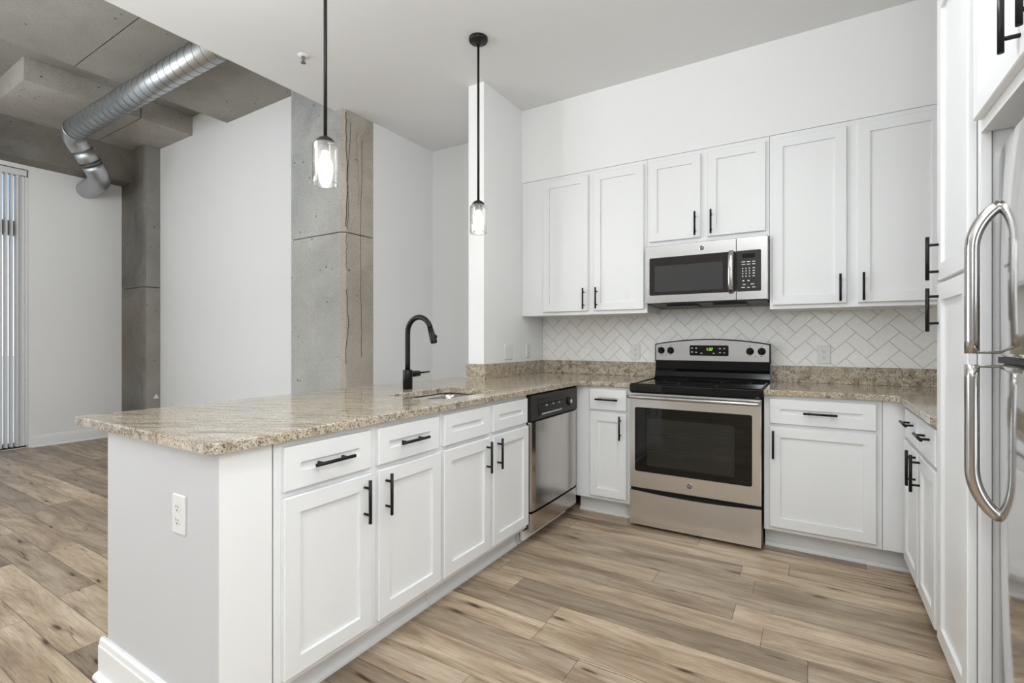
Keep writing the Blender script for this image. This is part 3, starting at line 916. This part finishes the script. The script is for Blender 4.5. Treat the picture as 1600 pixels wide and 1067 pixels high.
def mark(name, fr, ext, mat, parent):
    bm = B(); box(bm, fr, *ext); obj(name, bm, mat, parent)

# ------------------------------------------------------------------ dishwasher
dw = thing('dishwasher', 'stainless dishwasher with black control panel at the end of the peninsula', 'dishwasher', (-1.7, 2.78, 0))
d0, d1 = 2.456, 3.098
bm = B(); box(bm, FP, d0 + 0.006, d1 - 0.006, 0.10, CB - 0.004, -0.58, 0.002); obj('body', bm, M['plastic2'], dw)
# control panel
bm = B()
loft(bm, [[FP.p(u, v, 0.004) for u, v in rrect(d0, d1, 0.722, 0.872, 0.008)], [FP.p(u, v, 0.026) for u, v in rrect(d0, d1, 0.722, 0.872, 0.008)],
          [FP.p(u, v, 0.032) for u, v in rrect(d0 + 0.006, d1 - 0.006, 0.728, 0.866, 0.008)]])
cp = obj('control_panel', bm, M['plastic'], dw, label='black control panel')
bm = B(); box(bm, FP, d0 + 0.07, d0 + 0.40, 0.838, 0.848, 0.0315, 0.036, 0.002); obj('vent_slot', bm, M['plastic2'], cp)
bm = B()
loft(bm, [[FP.p(u, v, 0.0315) for u, v in rrect(d0 + 0.085, d0 + 0.42, 0.742, 0.815, 0.012)], [FP.p(u, v, 0.040) for u, v in rrect(d0 + 0.09, d0 + 0.415, 0.762, 0.812, 0.010)]])
obj('handle_pocket', bm, M['plastic2'], cp)
for i in range(13): mark('button_mark', FP, (d0 + 0.12 + i * 0.021, d0 + 0.131 + i * 0.021, 0.752, 0.760, 0.034, 0.0395), M['legend'], cp)
for u in (0.16, 0.25, 0.33): mark('lamp_mark', FP, (d0 + u, d0 + u + 0.022, 0.800, 0.806, 0.034, 0.0412), M['legend'], cp)
bm = B(); lathe(bm, [(0.026, 0), (0.026, 0.006), (0.021, 0.016), (0.019, 0.017)], FP.p(d0 + 0.505, 0.790, 0.0315), 24, 'x'); obj('dial', bm, M['plastic2'], cp)
bm = B(); lathe(bm, [(0.013, 0), (0.013, 0.002)], FP.p(d0 + 0.505, 0.792, 0.0486), 20, 'x'); obj('dial_mark', bm, M['legend'], cp)
# door panel, gently rounded upright edges
bm = B()
prof = [(d0 + 0.004, 0.002), (d0 + 0.004, 0.018), (d0 + 0.012, 0.027), (d0 + 0.05, 0.031), ((d0 + d1) / 2, 0.034), (d1 - 0.05, 0.031), (d1 - 0.012, 0.027), (d1 - 0.004, 0.018), (d1 - 0.004, 0.002)]
loft(bm, [[FP.p(u, 0.205, w) for u, w in prof], [FP.p(u, 0.718, w) for u, w in prof]])
dd = obj('door', bm, M['steel_dw'], dw)
bm = B()
loft(bm, [[FP.p(u, 0.085, w) for u, w in prof], [FP.p(u, 0.192, w) for u, w in prof]])
obj('kick_plate', bm, M['steel_dw'], dw)
bm = B(); box(bm, FP, d0 - 0.002, d1 - 0.08, 0.030, 0.085, -0.045, -0.02, 0.003); box(bm, FP, d0 + 0.01, d1 - 0.01, 0.0, 0.10, -0.30, -0.06)
obj('toe_panel', bm, M['toe'], dw)

# ------------------------------------------------------------------ range
rg = thing('range', 'freestanding stainless electric range with black glass cooktop', 'stove', (-0.62, 3.4, 0))
x0, x1 = -1.003, -0.242
bm = B(); box(bm, None, x0, x1, 3.112, 3.70, 0.012, 0.862); box(bm, None, x0 + 0.02, x1 - 0.02, 3.13, 3.68, 0.0, 0.012); obj('body', bm, M['blackgloss'], rg)
FRg = Fr((0, 3.112, 0), (1, 0, 0), (0, -1, 0))
# cooktop
bm = B()
box(bm, None, x0 - 0.001, x1 + 0.001, 3.085, 3.705, 0.863, 0.912, 0.006, 2)
co = obj('cooktop', bm, M['blackglass'], rg, label='black glass cooktop')
bm = B()
for (a, b_, c_, d_) in ((x0 + 0.004, x1 - 0.004, 3.087, 3.099), (x0 + 0.004, x0 + 0.014, 3.099, 3.66), (x1 - 0.014, x1 - 0.004, 3.099, 3.66)):
    box(bm, None, a, b_, c_, d_, 0.911, 0.917, 0.002)
obj('rim', bm, M['blackgloss'], co)
for (cx, cy, r) in ((-0.82, 3.25, 0.095), (-0.43, 3.25, 0.08), (-0.82, 3.52, 0.075), (-0.43, 3.52, 0.095)):
    bm = B()
    loft(bm, [[Vector((cx + rr_ * math.cos(2 * PI * k / 40), cy + rr_ * math.sin(2 * PI * k / 40), 0.9123)) for k in range(40)] for rr_ in (r, r - 0.003)], False, False)
    obj('burner_ring', bm, M['plastic'], co)
# oven door
bm = B()
def rl(u0, u1, v0, v1, r, w): return [FRg.p(u, v, w) for u, v in rrect(u0, u1, v0, v1, r, 4)]
loft(bm, [rl(x0 + 0.003, x1 - 0.003, 0.256, 0.858, 0.004, 0.002), rl(x0 + 0.003, x1 - 0.003, 0.256, 0.858, 0.004, 0.030), rl(x0 + 0.006, x1 - 0.006, 0.259, 0.855, 0.006, 0.034)])
od = obj('door', bm, M['steel'], rg)
bm = B()
loft(bm, [rl(x0 + 0.037, x1 - 0.049, 0.362, 0.768, 0.012, 0.0335), rl(x0 + 0.037, x1 - 0.049, 0.362, 0.768, 0.012, 0.0358)])
obj('window', bm, M['blackglass'], od, label='black oven window')
bm = B()
loft(bm, [rl(x0 + 0.115, x1 - 0.14, 0.405, 0.700, 0.008, 0.0357), rl(x0 + 0.115, x1 - 0.14, 0.405, 0.700, 0.008, 0.0362)])
obj('window_inner', bm, M['oven_inner'], od)
bm = B()
for z in (0.62, 0.60, 0.515, 0.495): box(bm, FRg, x0 + 0.13, x1 - 0.16, z, z + 0.0035, 0.0360, 0.0364)
obj('rack', bm, M['plastic'], od)
bm = B()
tube(bm, [FRg.p(x0 + 0.006, 0.836, 0.070), FRg.p(x0 + 0.02, 0.836, 0.074), FRg.p((x0 + x1) / 2, 0.836, 0.080), FRg.p(x1 - 0.02, 0.836, 0.074), FRg.p(x1 - 0.006, 0.836, 0.070)], 0.0185, 18, ry=0.0125)
for u in (x0 + 0.025, x1 - 0.025): box(bm, FRg, u - 0.012, u + 0.012, 0.826, 0.846, 0.032, 0.07, 0.003)
obj('handle', bm, M['chrome'], od)
badge(FRg, -0.632, 0.312, 0.034, 0.0165, rg)
bm = B()
n_ = 24
poly = [(x0 + 0.003, 0.022), (x1 - 0.003, 0.022)] + [(x1 - 0.003 + (x0 - x1 + 0.006) * k / n_, 0.238 - 0.014 * math.sin(PI * k / n_)) for k in range(n_ + 1)]
prism(bm, FRg, poly, 0.002, 0.030)
obj('drawer', bm, M['steel'], rg)
# backguard
FG = Fr((0, 3.705, 0), (1, 0, 0), (0, -1, 0))
bm = B()
top = lambda u: 1.160 + 0.036 * (1 - ((u + 0.6225) / 0.384) ** 2)
us = [x0 - 0.004 + (x1 - x0 + 0.008) * k / 24 for k in range(25)]
poly = [(us[0], 1.035), (us[-1], 1.035)] + [(u, top(u) + 0.006) for u in us[::-1]]
loft(bm, [[FG.p(u, v, -0.068) for u, v in poly], [FG.p(u, v, 0.006) for u, v in poly]])
loft(bm, [[Vector((x, y, z)) for y, z in ((3.772, 0.90), (3.66, 0.90), (3.66, 0.924), (3.675, 0.93), (3.69, 0.965), (3.703, 0.985), (3.703, 1.04), (3.772, 1.04))] for x in (x0, x1)])
bg = obj('backguard', bm, M['blackgloss'], rg)
bm = B()
poly = [(x0 + 0.004, 1.046), (x1 - 0.004, 1.046)] + [(u, top(u) - 0.002) for u in [x1 - 0.004 + (x0 - x1 + 0.008) * k / 24 for k in range(25)]]
prism(bm, FG, poly, 0.005, 0.010)
pn = obj('control_panel', bm, M['steel'], rg)
bm = B(); loft(bm, [[FG.p(u, v, w) for u, v in rrect(-0.757, -0.497, 1.082, 1.156, 0.008)] for w in (0.0095, 0.0125)])
obj('display', bm, M['blackglass'], pn, label='black clock display')
for (u, v) in ((-0.74, 1.136), (-0.712, 1.136), (-0.74, 1.108), (-0.712, 1.106), (-0.676, 1.100), (-0.594, 1.100), (-0.553, 1.134), (-0.525, 1.134), (-0.553, 1.106), (-0.525, 1.104)):
    mark('button_mark', FG, (u - 0.006, u + 0.006, v - 0.0028, v + 0.0028, 0.0124, 0.0128), M['legend'], pn)
bm = B(); text_mesh(bm, '1:27', FG, -0.622, 1.128, 0.0128, 0.026); obj('clock_digits', bm, M['green'], pn, label='green clock digits')
for u in (-0.925, -0.3275): mark('indicator_lamp', FG, (u - 0.003, u + 0.003, 1.082, 1.087, 0.0098, 0.0104), M['plastic2'], pn)
for u in (-0.958, -0.892, -0.363, -0.292):
    mark('knob_mark', FG, (u - 0.008, u + 0.008, 1.084, 1.087, 0.0098, 0.0102), M['plastic2'], pn)
    mark('knob_mark', FG, (u - 0.004, u + 0.004, 1.149, 1.153, 0.0098, 0.0102), M['plastic2'], pn)
for i, (u, a) in enumerate(((-0.960, 0.5), (-0.892, 0.25), (-0.363, 0.0), (-0.291, 0.0))):
    bm = B()
    lathe(bm, [(0.0245, 0), (0.0245, -0.006), (0.019, -0.010), (0.0175, -0.026), (0.016, -0.028)], FG.p(u, 1.117, 0.010), 24, 'y')
    ca, sa = math.cos(a), math.sin(a)
    vs = []
    for w in (0.012, 0.044):
        vs.append([FG.p(u + p * ca - q * sa, 1.117 + p * sa + q * ca, w) for p, q in ((-0.0055, -0.022), (0.0055, -0.022), (0.0055, 0.024), (-0.0055, 0.024))])
    loft(bm, vs)
    obj('knob', bm, M['blackgloss'], pn, label='black control knob')

# ------------------------------------------------------------------ microwave
mw = thing('microwave', 'stainless over-the-range microwave with black window and keypad under the wall cabinets', 'microwave', (-0.607, 3.57, 1.44))
mx0, mx1 = -0.983, -0.230
FM = Fr((0, 3.40, 0), (1, 0, 0), (0, -1, 0))
bm = B(); box(bm, None, mx0 + 0.004, mx1 - 0.004, 3.40, 3.765, 1.452, 1.836); obj('body', bm, M['plastic2'], mw)
bm = B()
loft(bm, [[Vector((x, y, z)) for y, z in ((3.385, 1.440), (3.74, 1.425), (3.74, 1.452), (3.385, 1.452))] for x in (mx0 + 0.01, mx1 - 0.01)])
for k in range(2):
    box(bm, None, -0.86 + k * 0.30, -0.66 + k * 0.30, 3.45, 3.62, 1.424, 1.438)
obj('underside_grille', bm, M['plastic'], mw)
sp = -0.408
def mr(u0, u1, v0, v1, r, w): return [FM.p(u, v, w) for u, v in rrect(u0, u1, v0, v1, r, 4)]
bm = B()
loft(bm, [mr(mx0, sp - 0.001, 1.443, 1.836, 0.004, 0.0), mr(mx0, sp - 0.001, 1.443, 1.836, 0.004, 0.036), mr(mx0 + 0.004, sp - 0.002, 1.447, 1.832, 0.005, 0.040)])
md = obj('door', bm, M['steel'], mw)
bm = B(); loft(bm, [mr(-0.953, sp - 0.002, 1.497, 1.752, 0.010, 0.0395), mr(-0.953, sp - 0.002, 1.497, 1.752, 0.010, 0.0415)])
obj('window', bm, M['micro_glass'], md, label='dark microwave window')
bm = B(); loft(bm, [mr(-0.918, -0.487, 1.520, 1.695, 0.006, 0.0413), mr(-0.918, -0.487, 1.520, 1.695, 0.006, 0.0418)])
obj('window_mesh', bm, M['micro_mesh'], md)
bm = B()
pts = [FM.p(-0.437, 1.492 + 0.262 * k / 10, 0.041 + 0.032 * math.sin(PI * min(1, max(0, (k / 10)))) ** 0.35 if 0 < k < 10 else 0.041) for k in range(11)]
tube(bm, pts, 0.0165, 14, ry=0.008)
obj('handle', bm, M['chrome'], md)
badge(FM, -0.612, 1.793, 0.040, 0.0150, mw)
bm = B()
loft(bm, [mr(sp + 0.001, mx1, 1.443, 1.836, 0.004, 0.0), mr(sp + 0.001, mx1, 1.443, 1.836, 0.004, 0.036), mr(sp + 0.002, mx1 - 0.004, 1.447, 1.832, 0.005, 0.040)])
mc = obj('control_panel', bm, M['steel'], mw)
bm = B(); loft(bm, [mr(sp + 0.001, -0.268, 1.497, 1.752, 0.008, 0.0395), mr(sp + 0.001, -0.268, 1.497, 1.752, 0.008, 0.0413)])
obj('keypad', bm, M['plastic'], mc, label='dark grey keypad')
bm = B(); loft(bm, [mr(-0.373, -0.303, 1.704, 1.730, 0.002, 0.0412), mr(-0.373, -0.303, 1.704, 1.730, 0.002, 0.0417)])
obj('display', bm, M['blackglass'], mc)
def key(u, v, wd_, h=0.005): mark('key_mark', FM, (u - wd_ / 2, u + wd_ / 2, v - h / 2, v + h / 2, 0.0411, 0.0416), M['legend'], mc)
for v in (1.681, 1.665):
    for u, wd_ in ((-0.367, 0.020), (-0.338, 0.020), (-0.309, 0.016)): key(u, v, wd_)
for r_, v in enumerate((1.640, 1.624, 1.608, 1.591)):
    for u in (-0.371, -0.352, -0.333): key(u, v, 0.0065, 0.007)
    key(-0.309, v, 0.012, 0.006)
for u in (-0.367, -0.338): key(u, 1.563, 0.011, 0.007)
for u, v, wd_ in ((-0.362, 1.540, 0.016), (-0.316, 1.541, 0.02), (-0.368, 1.522, 0.020), (-0.338, 1.521, 0.014), (-0.309, 1.522, 0.018)): key(u, v, wd_)

# ------------------------------------------------------------------ refrigerator
fg = thing('refrigerator', 'top-freezer stainless refrigerator with curved doors and arched bar handles at the right edge', 'refrigerator', (0.75, 1.45, 0))
bm = B(); box(bm, None, 0.480, 1.04, 1.075, 1.826, 0.03, 1.685); obj('cabinet', bm, M['gray'], fg)
bm = B(); box(bm, None, 0.50, 1.02, 1.09, 1.81, 0.0, 0.03); obj('base_grille', bm, M['plastic2'], fg)
def frx(y): return 0.392 + 0.040 * ((y - 1.45) / 0.38) ** 2
ys = [1.832 - 0.762 * k / 40 for k in range(41)]
def door_loop(z, ins=0.0, back=0.474):
    lp = [Vector((back, ys[0], z)), Vector((frx(ys[0]) + 0.012 + ins, ys[0], z)), Vector((frx(ys[0]) + 0.004 + ins, ys[0] - 0.004, z))]
    lp += [Vector((frx(y) + ins, y, z)) for y in ys[1:-1]]
    lp += [Vector((frx(ys[-1]) + 0.004 + ins, ys[-1] + 0.004, z)), Vector((frx(ys[-1]) + 0.012 + ins, ys[-1], z)), Vector((back, ys[-1], z))]
    return lp
def fridge_door(name, z0, z1):
    bm = B()
    r_ = 0.012
    zs = [(z0, r_), (z0 + 0.004, 0.004), (z0 + r_, 0.0), (z1 - r_, 0.0), (z1 - 0.004, 0.004), (z1, r_)]
    loft(bm, [door_loop(z, i_) for z, i_ in zs])
    o = obj(name, bm, M['steel_door'], fg)
    for p in o.data.polygons:
        p.use_smooth = abs(p.normal.z) < 0.3 and abs(p.normal.y) < 0.6
    return o
fz = fridge_door('freezer_door', 1.150, 1.692)
fd = fridge_door('fridge_door', 0.055, 1.132)
bm = B(); box(bm, None, 0.430, 0.474, 1.075, 1.826, 1.133, 1.149); obj('gasket', bm, M['plastic2'], fg)
hy = 1.785
def fridge_handle(z_tip, z_str, z_end, par):
    bm = B()
    xd = frx(hy) + 0.002; xs = 0.369
    pts = []
    for k in range(11):
        t = k / 10
        pts.append((xd + (xs - xd) * math.sin(t * PI / 2) ** 0.9, hy, z_tip + (z_str - z_tip) * (1 - math.cos(t * PI / 2)) if False else z_tip + (z_str - z_tip) * t ** 1.25))
    for k in range(1, 9):
        pts.append((xs, hy, z_str + (z_end - z_str) * k / 8))
    tube(bm, pts, 0.0145, 18, ry=0.016)
    s_ = 1 if z_end > z_str else -1
    box(bm, None, xs + 0.004, xd + 0.004, hy - 0.013, hy + 0.013, min(z_end, z_end - s_ * 0.007), max(z_end, z_end - s_ * 0.007), 0.002)
    obj('handle', bm, M['chrome'], par, label='arched steel bar handle')
fridge_handle(1.552, 1.440, 1.158, fz)
fridge_handle(0.725, 0.850, 1.128, fd)

# ------------------------------------------------------------------ pendants
def pendant(label, x, y):
    t = thing('pendant_light', label, 'pendant lamp', (x, y, ZC), 'pendant lights over the peninsula')
    bm = B(); lathe(bm, [(0.058, 0.0), (0.058, -0.014), (0.054, -0.022), (0.02, -0.024), (0.016, -0.036), (0.0085, -0.038)], (x, y, ZC)); obj('canopy', bm, M['bronze'], t)
    bm = B(); cyl(bm, (x, y, 2.045), (x, y, ZC - 0.03), 0.0075, 14); obj('rod', bm, M['bronze'], t)
    bm = B(); lathe(bm, [(0.0085, 2.052), (0.013, 2.046), (0.028, 2.039), (0.038, 2.028), (0.0385, 2.022), (0.024, 2.021)], (x, y, 0)); obj('cap', bm, M['bronze'], t)
    bm = B(); lathe(bm, [(0.022, 2.020), (0.0225, 1.998), (0.0215, 1.987), (0.018, 1.984)], (x, y, 0)); obj('socket', bm, M['bronze'], t)
    bm = B()
    pr = [(0.030, 2.021), (0.044, 2.019), (0.0505, 2.012), (0.0525, 2.004), (0.0525, 1.850), (0.0515, 1.846), (0.0495, 1.850), (0.0495, 2.003), (0.043, 2.015), (0.030, 2.017)]
    lathe(bm, pr, (x, y, 0), 40, cap0=False, cap1=False); obj('glass_shade', bm, M['shade'], t, label='clear seeded glass cylinder shade')
    bm = B(); lathe(bm, [(0.0125, 1.984), (0.0135, 1.972), (0.020, 1.955), (0.029, 1.935), (0.0305, 1.918), (0.027, 1.900), (0.017, 1.887), (0.002, 1.882)], (x, y, 0)); obj('bulb', bm, M['bulb'], t, label='lit bulb')
pendant('pendant light with a clear glass shade over the near end of the peninsula', -1.743, 1.345)
pendant('pendant light with a clear glass shade over the far end of the peninsula', -1.743, 2.45)

# ------------------------------------------------------------------ outlets and switch
def outlet(label, fr, u, v, w=0.0, parts=True):
    t = thing('wall_outlet', label, 'outlet', tuple(fr.p(u, v, w)), 'white duplex outlets')
    bm = B()
    def rr(i_, ww): return [fr.p(a, b_, w + ww) for a, b_ in rrect(u - 0.0365 + i_, u + 0.0365 - i_, v - 0.059 + i_, v + 0.059 - i_, 0.005, 3)]
    loft(bm, [rr(0, 0.0003), rr(0, 0.003), rr(0.003, 0.006)])
    obj('plate', bm, M['outlet'], t)
    for s in (-0.0195, 0.0195):
        bm = B()
        pts = []
        for k in range(24):
            a = 2 * PI * k / 24
            pts.append((u + 0.0165 * max(-0.92, min(0.92, 1.15 * math.cos(a))), v + s + 0.0145 * math.sin(a)))
        loft(bm, [[fr.p(a, b_, w + 0.004) for a, b_ in pts], [fr.p(a, b_, w + 0.0078) for a, b_ in pts]])
        rc = obj('receptacle', bm, M['outlet'], t)
        bm = B()
        box(bm, fr, u - 0.0075, u - 0.005, v + s + 0.0005, v + s + 0.0085, w + 0.0076, w + 0.0082)
        box(bm, fr, u + 0.005, u + 0.0075, v + s + 0.0005, v + s + 0.0075, w + 0.0076, w + 0.0082)
        box(bm, fr, u - 0.0025, u + 0.0025, v + s - 0.009, v + s - 0.004, w + 0.0076, w + 0.0082)
        obj('slots', bm, M['slot'], rc)
FE = Fr((0, 0.735, 0), (1, 0, 0), (0, -1, 0))
FW = Fr((-2.0, 0, 0), (0, 1, 0), (1, 0, 0))
FT = Fr((0, WY - 0.0078, 0), (1, 0, 0), (0, -1, 0))
FL = Fr((0, 2.86, 0), (1, 0, 0), (0, -1, 0))
outlet('white duplex outlet on the end wall of the peninsula', FE, -1.622, 0.672)
outlet('white duplex outlet on the wing wall near the tiled corner', FW, 3.517, 1.108)
outlet('white duplex outlet on the tile left of the range', FT, -1.178, 1.098)
outlet('white duplex outlet on the tile right of the range', FT, 0.064, 1.098)
outlet('small white outlet low on the far living room wall, just over the worktop edge', FL, -6.46, 0.41)
sw = thing('wall_switch', 'white rocker switch plate on the wing wall above the granite upstand', 'switch', (-2.0, 3.21, 1.10))
bm = B()
loft(bm, [[FW.p(a, b_, ww) for a, b_ in rrect(3.152 + i_, 3.272 - i_, 1.043 + i_, 1.163 - i_, 0.005, 3)] for i_, ww in ((0, 0.0003), (0, 0.003), (0.003, 0.006))])
obj('plate', bm, M['outlet'], sw)
bm = B(); box(bm, FW, 3.172, 3.252, 1.062, 1.146, 0.005, 0.009, 0.002); obj('rocker', bm, M['outlet'], sw)
bm = B()
FCc = Fr((-6.79, 0, 0), (0, 1, 0), (1, 0, 0))
prism(bm, FCc, [(2.785, 0.485), (2.845, 0.485), (2.815, 0.54)], 0.0005, 0.004)
tag(obj('sticker', bm, M['outlet']), 'tiny white triangular sticker low on the dark corner column', 'sticker')

# ------------------------------------------------------------------ sprinkler
spk = thing('sprinkler_head', 'chrome fire sprinkler head on the white ceiling', 'sprinkler', (-2.816, 2.004, ZC))
bm = B(); lathe(bm, [(0.034, 0.0), (0.033, -0.004), (0.018, -0.008), (0.014, -0.009)], (-2.816, 2.004, ZC - 0.0003)); obj('escutcheon', bm, M['ceil'], spk)
bm = B(); lathe(bm, [(0.010, -0.006), (0.010, -0.018), (0.005, -0.022), (0.004, -0.046), (0.016, -0.048), (0.016, -0.050)], (-2.816, 2.004, ZC), 16)
for s in (-1, 1): tube(bm, [(-2.816, 2.004 + s * 0.009, ZC - 0.014), (-2.816, 2.004 + s * 0.014, ZC - 0.03), (-2.816, 2.004 + s * 0.003, ZC - 0.048)], 0.0022, 8)
obj('head', bm, M['galv_dark'], spk)

# ------------------------------------------------------------------ spiral duct
du = thing('air_duct', 'galvanised spiral air duct crossing under the concrete ceiling and elbowing into the left wall', 'duct', (-5.2, 1.945, 3.36))
def bend(p0, p1, p2, r, n=8):
    p0, p1, p2 = Vector(p0), Vector(p1), Vector(p2)
    a = p1 + (p0 - p1).normalized() * r; c = p1 + (p2 - p1).normalized() * r
    return [(a * (1 - t) ** 2 + p1 * 2 * t * (1 - t) + c * t * t) for t in [k / n for k in range(n + 1)]]
A0 = Vector((-3.25, 1.945, 3.362)); A1 = Vector((-6.60, 1.945, 3.352)); A2 = Vector((-6.74, 2.27, 2.985)); A3 = Vector((-7.3985, 2.34, 2.985))
rD = 0.098
b1 = bend(A0, A1, A2, 0.16); b2 = bend(A1, A2, A3, 0.17)
bm = B(); tube(bm, [A0, b1[0] + Vector((0.02, 0, 0))], rD, 32); main = obj('straight_run', bm, M['galv'], du)
bm = B()
xk = A0.x - 0.05
L_ = abs(b1[0].x - A0.x)
while xk > b1[0].x + 0.05:
    # spiral lock seam: a thin leaning ring
    ring = []
    n_ = 32
    for k in range(n_ + 1):
        a = 2 * PI * k / n_
        zc_ = A0.z + (A1.z - A0.z) * (A0.x - xk) / (A0.x - A1.x)
        ring.append((xk - 0.11 * k / n_, A0.y + (rD + 0.001) * math.cos(a), zc_ + (rD + 0.001) * math.sin(a)))
    tube(bm, ring, 0.0025, 6)
    xk -= 0.11
obj('spiral_seam', bm, M['galv_dark'], main)
bm = B(); tube(bm, b1 + [b1[-1] + (b2[0] - b1[-1]) * 0.15], rD + 0.003, 32); obj('elbow', bm, M['galv'], du)
bm = B(); tube(bm, [b1[-1], b2[0]], rD - 0.001, 32); col_ = obj('short_run', bm, M['galv'], du)
dirn = (b2[0] - b1[-1]).normalized()
bm = B()
for t in (0.12, 0.88):
    q = b1[-1] + (b2[0] - b1[-1]) * t
    tube(bm, [q - dirn * 0.006, q + dirn * 0.006], rD + 0.006, 32)
obj('joint_band', bm, M['galv_dark'], col_)
bm = B(); tube(bm, b2 + [A3], rD + 0.003, 32); obj('elbow', bm, M['galv'], du)

# ground outside
bx('ground_outside', M['ground'], (-60, -7.6, -40, 40, -0.3, -0.2))
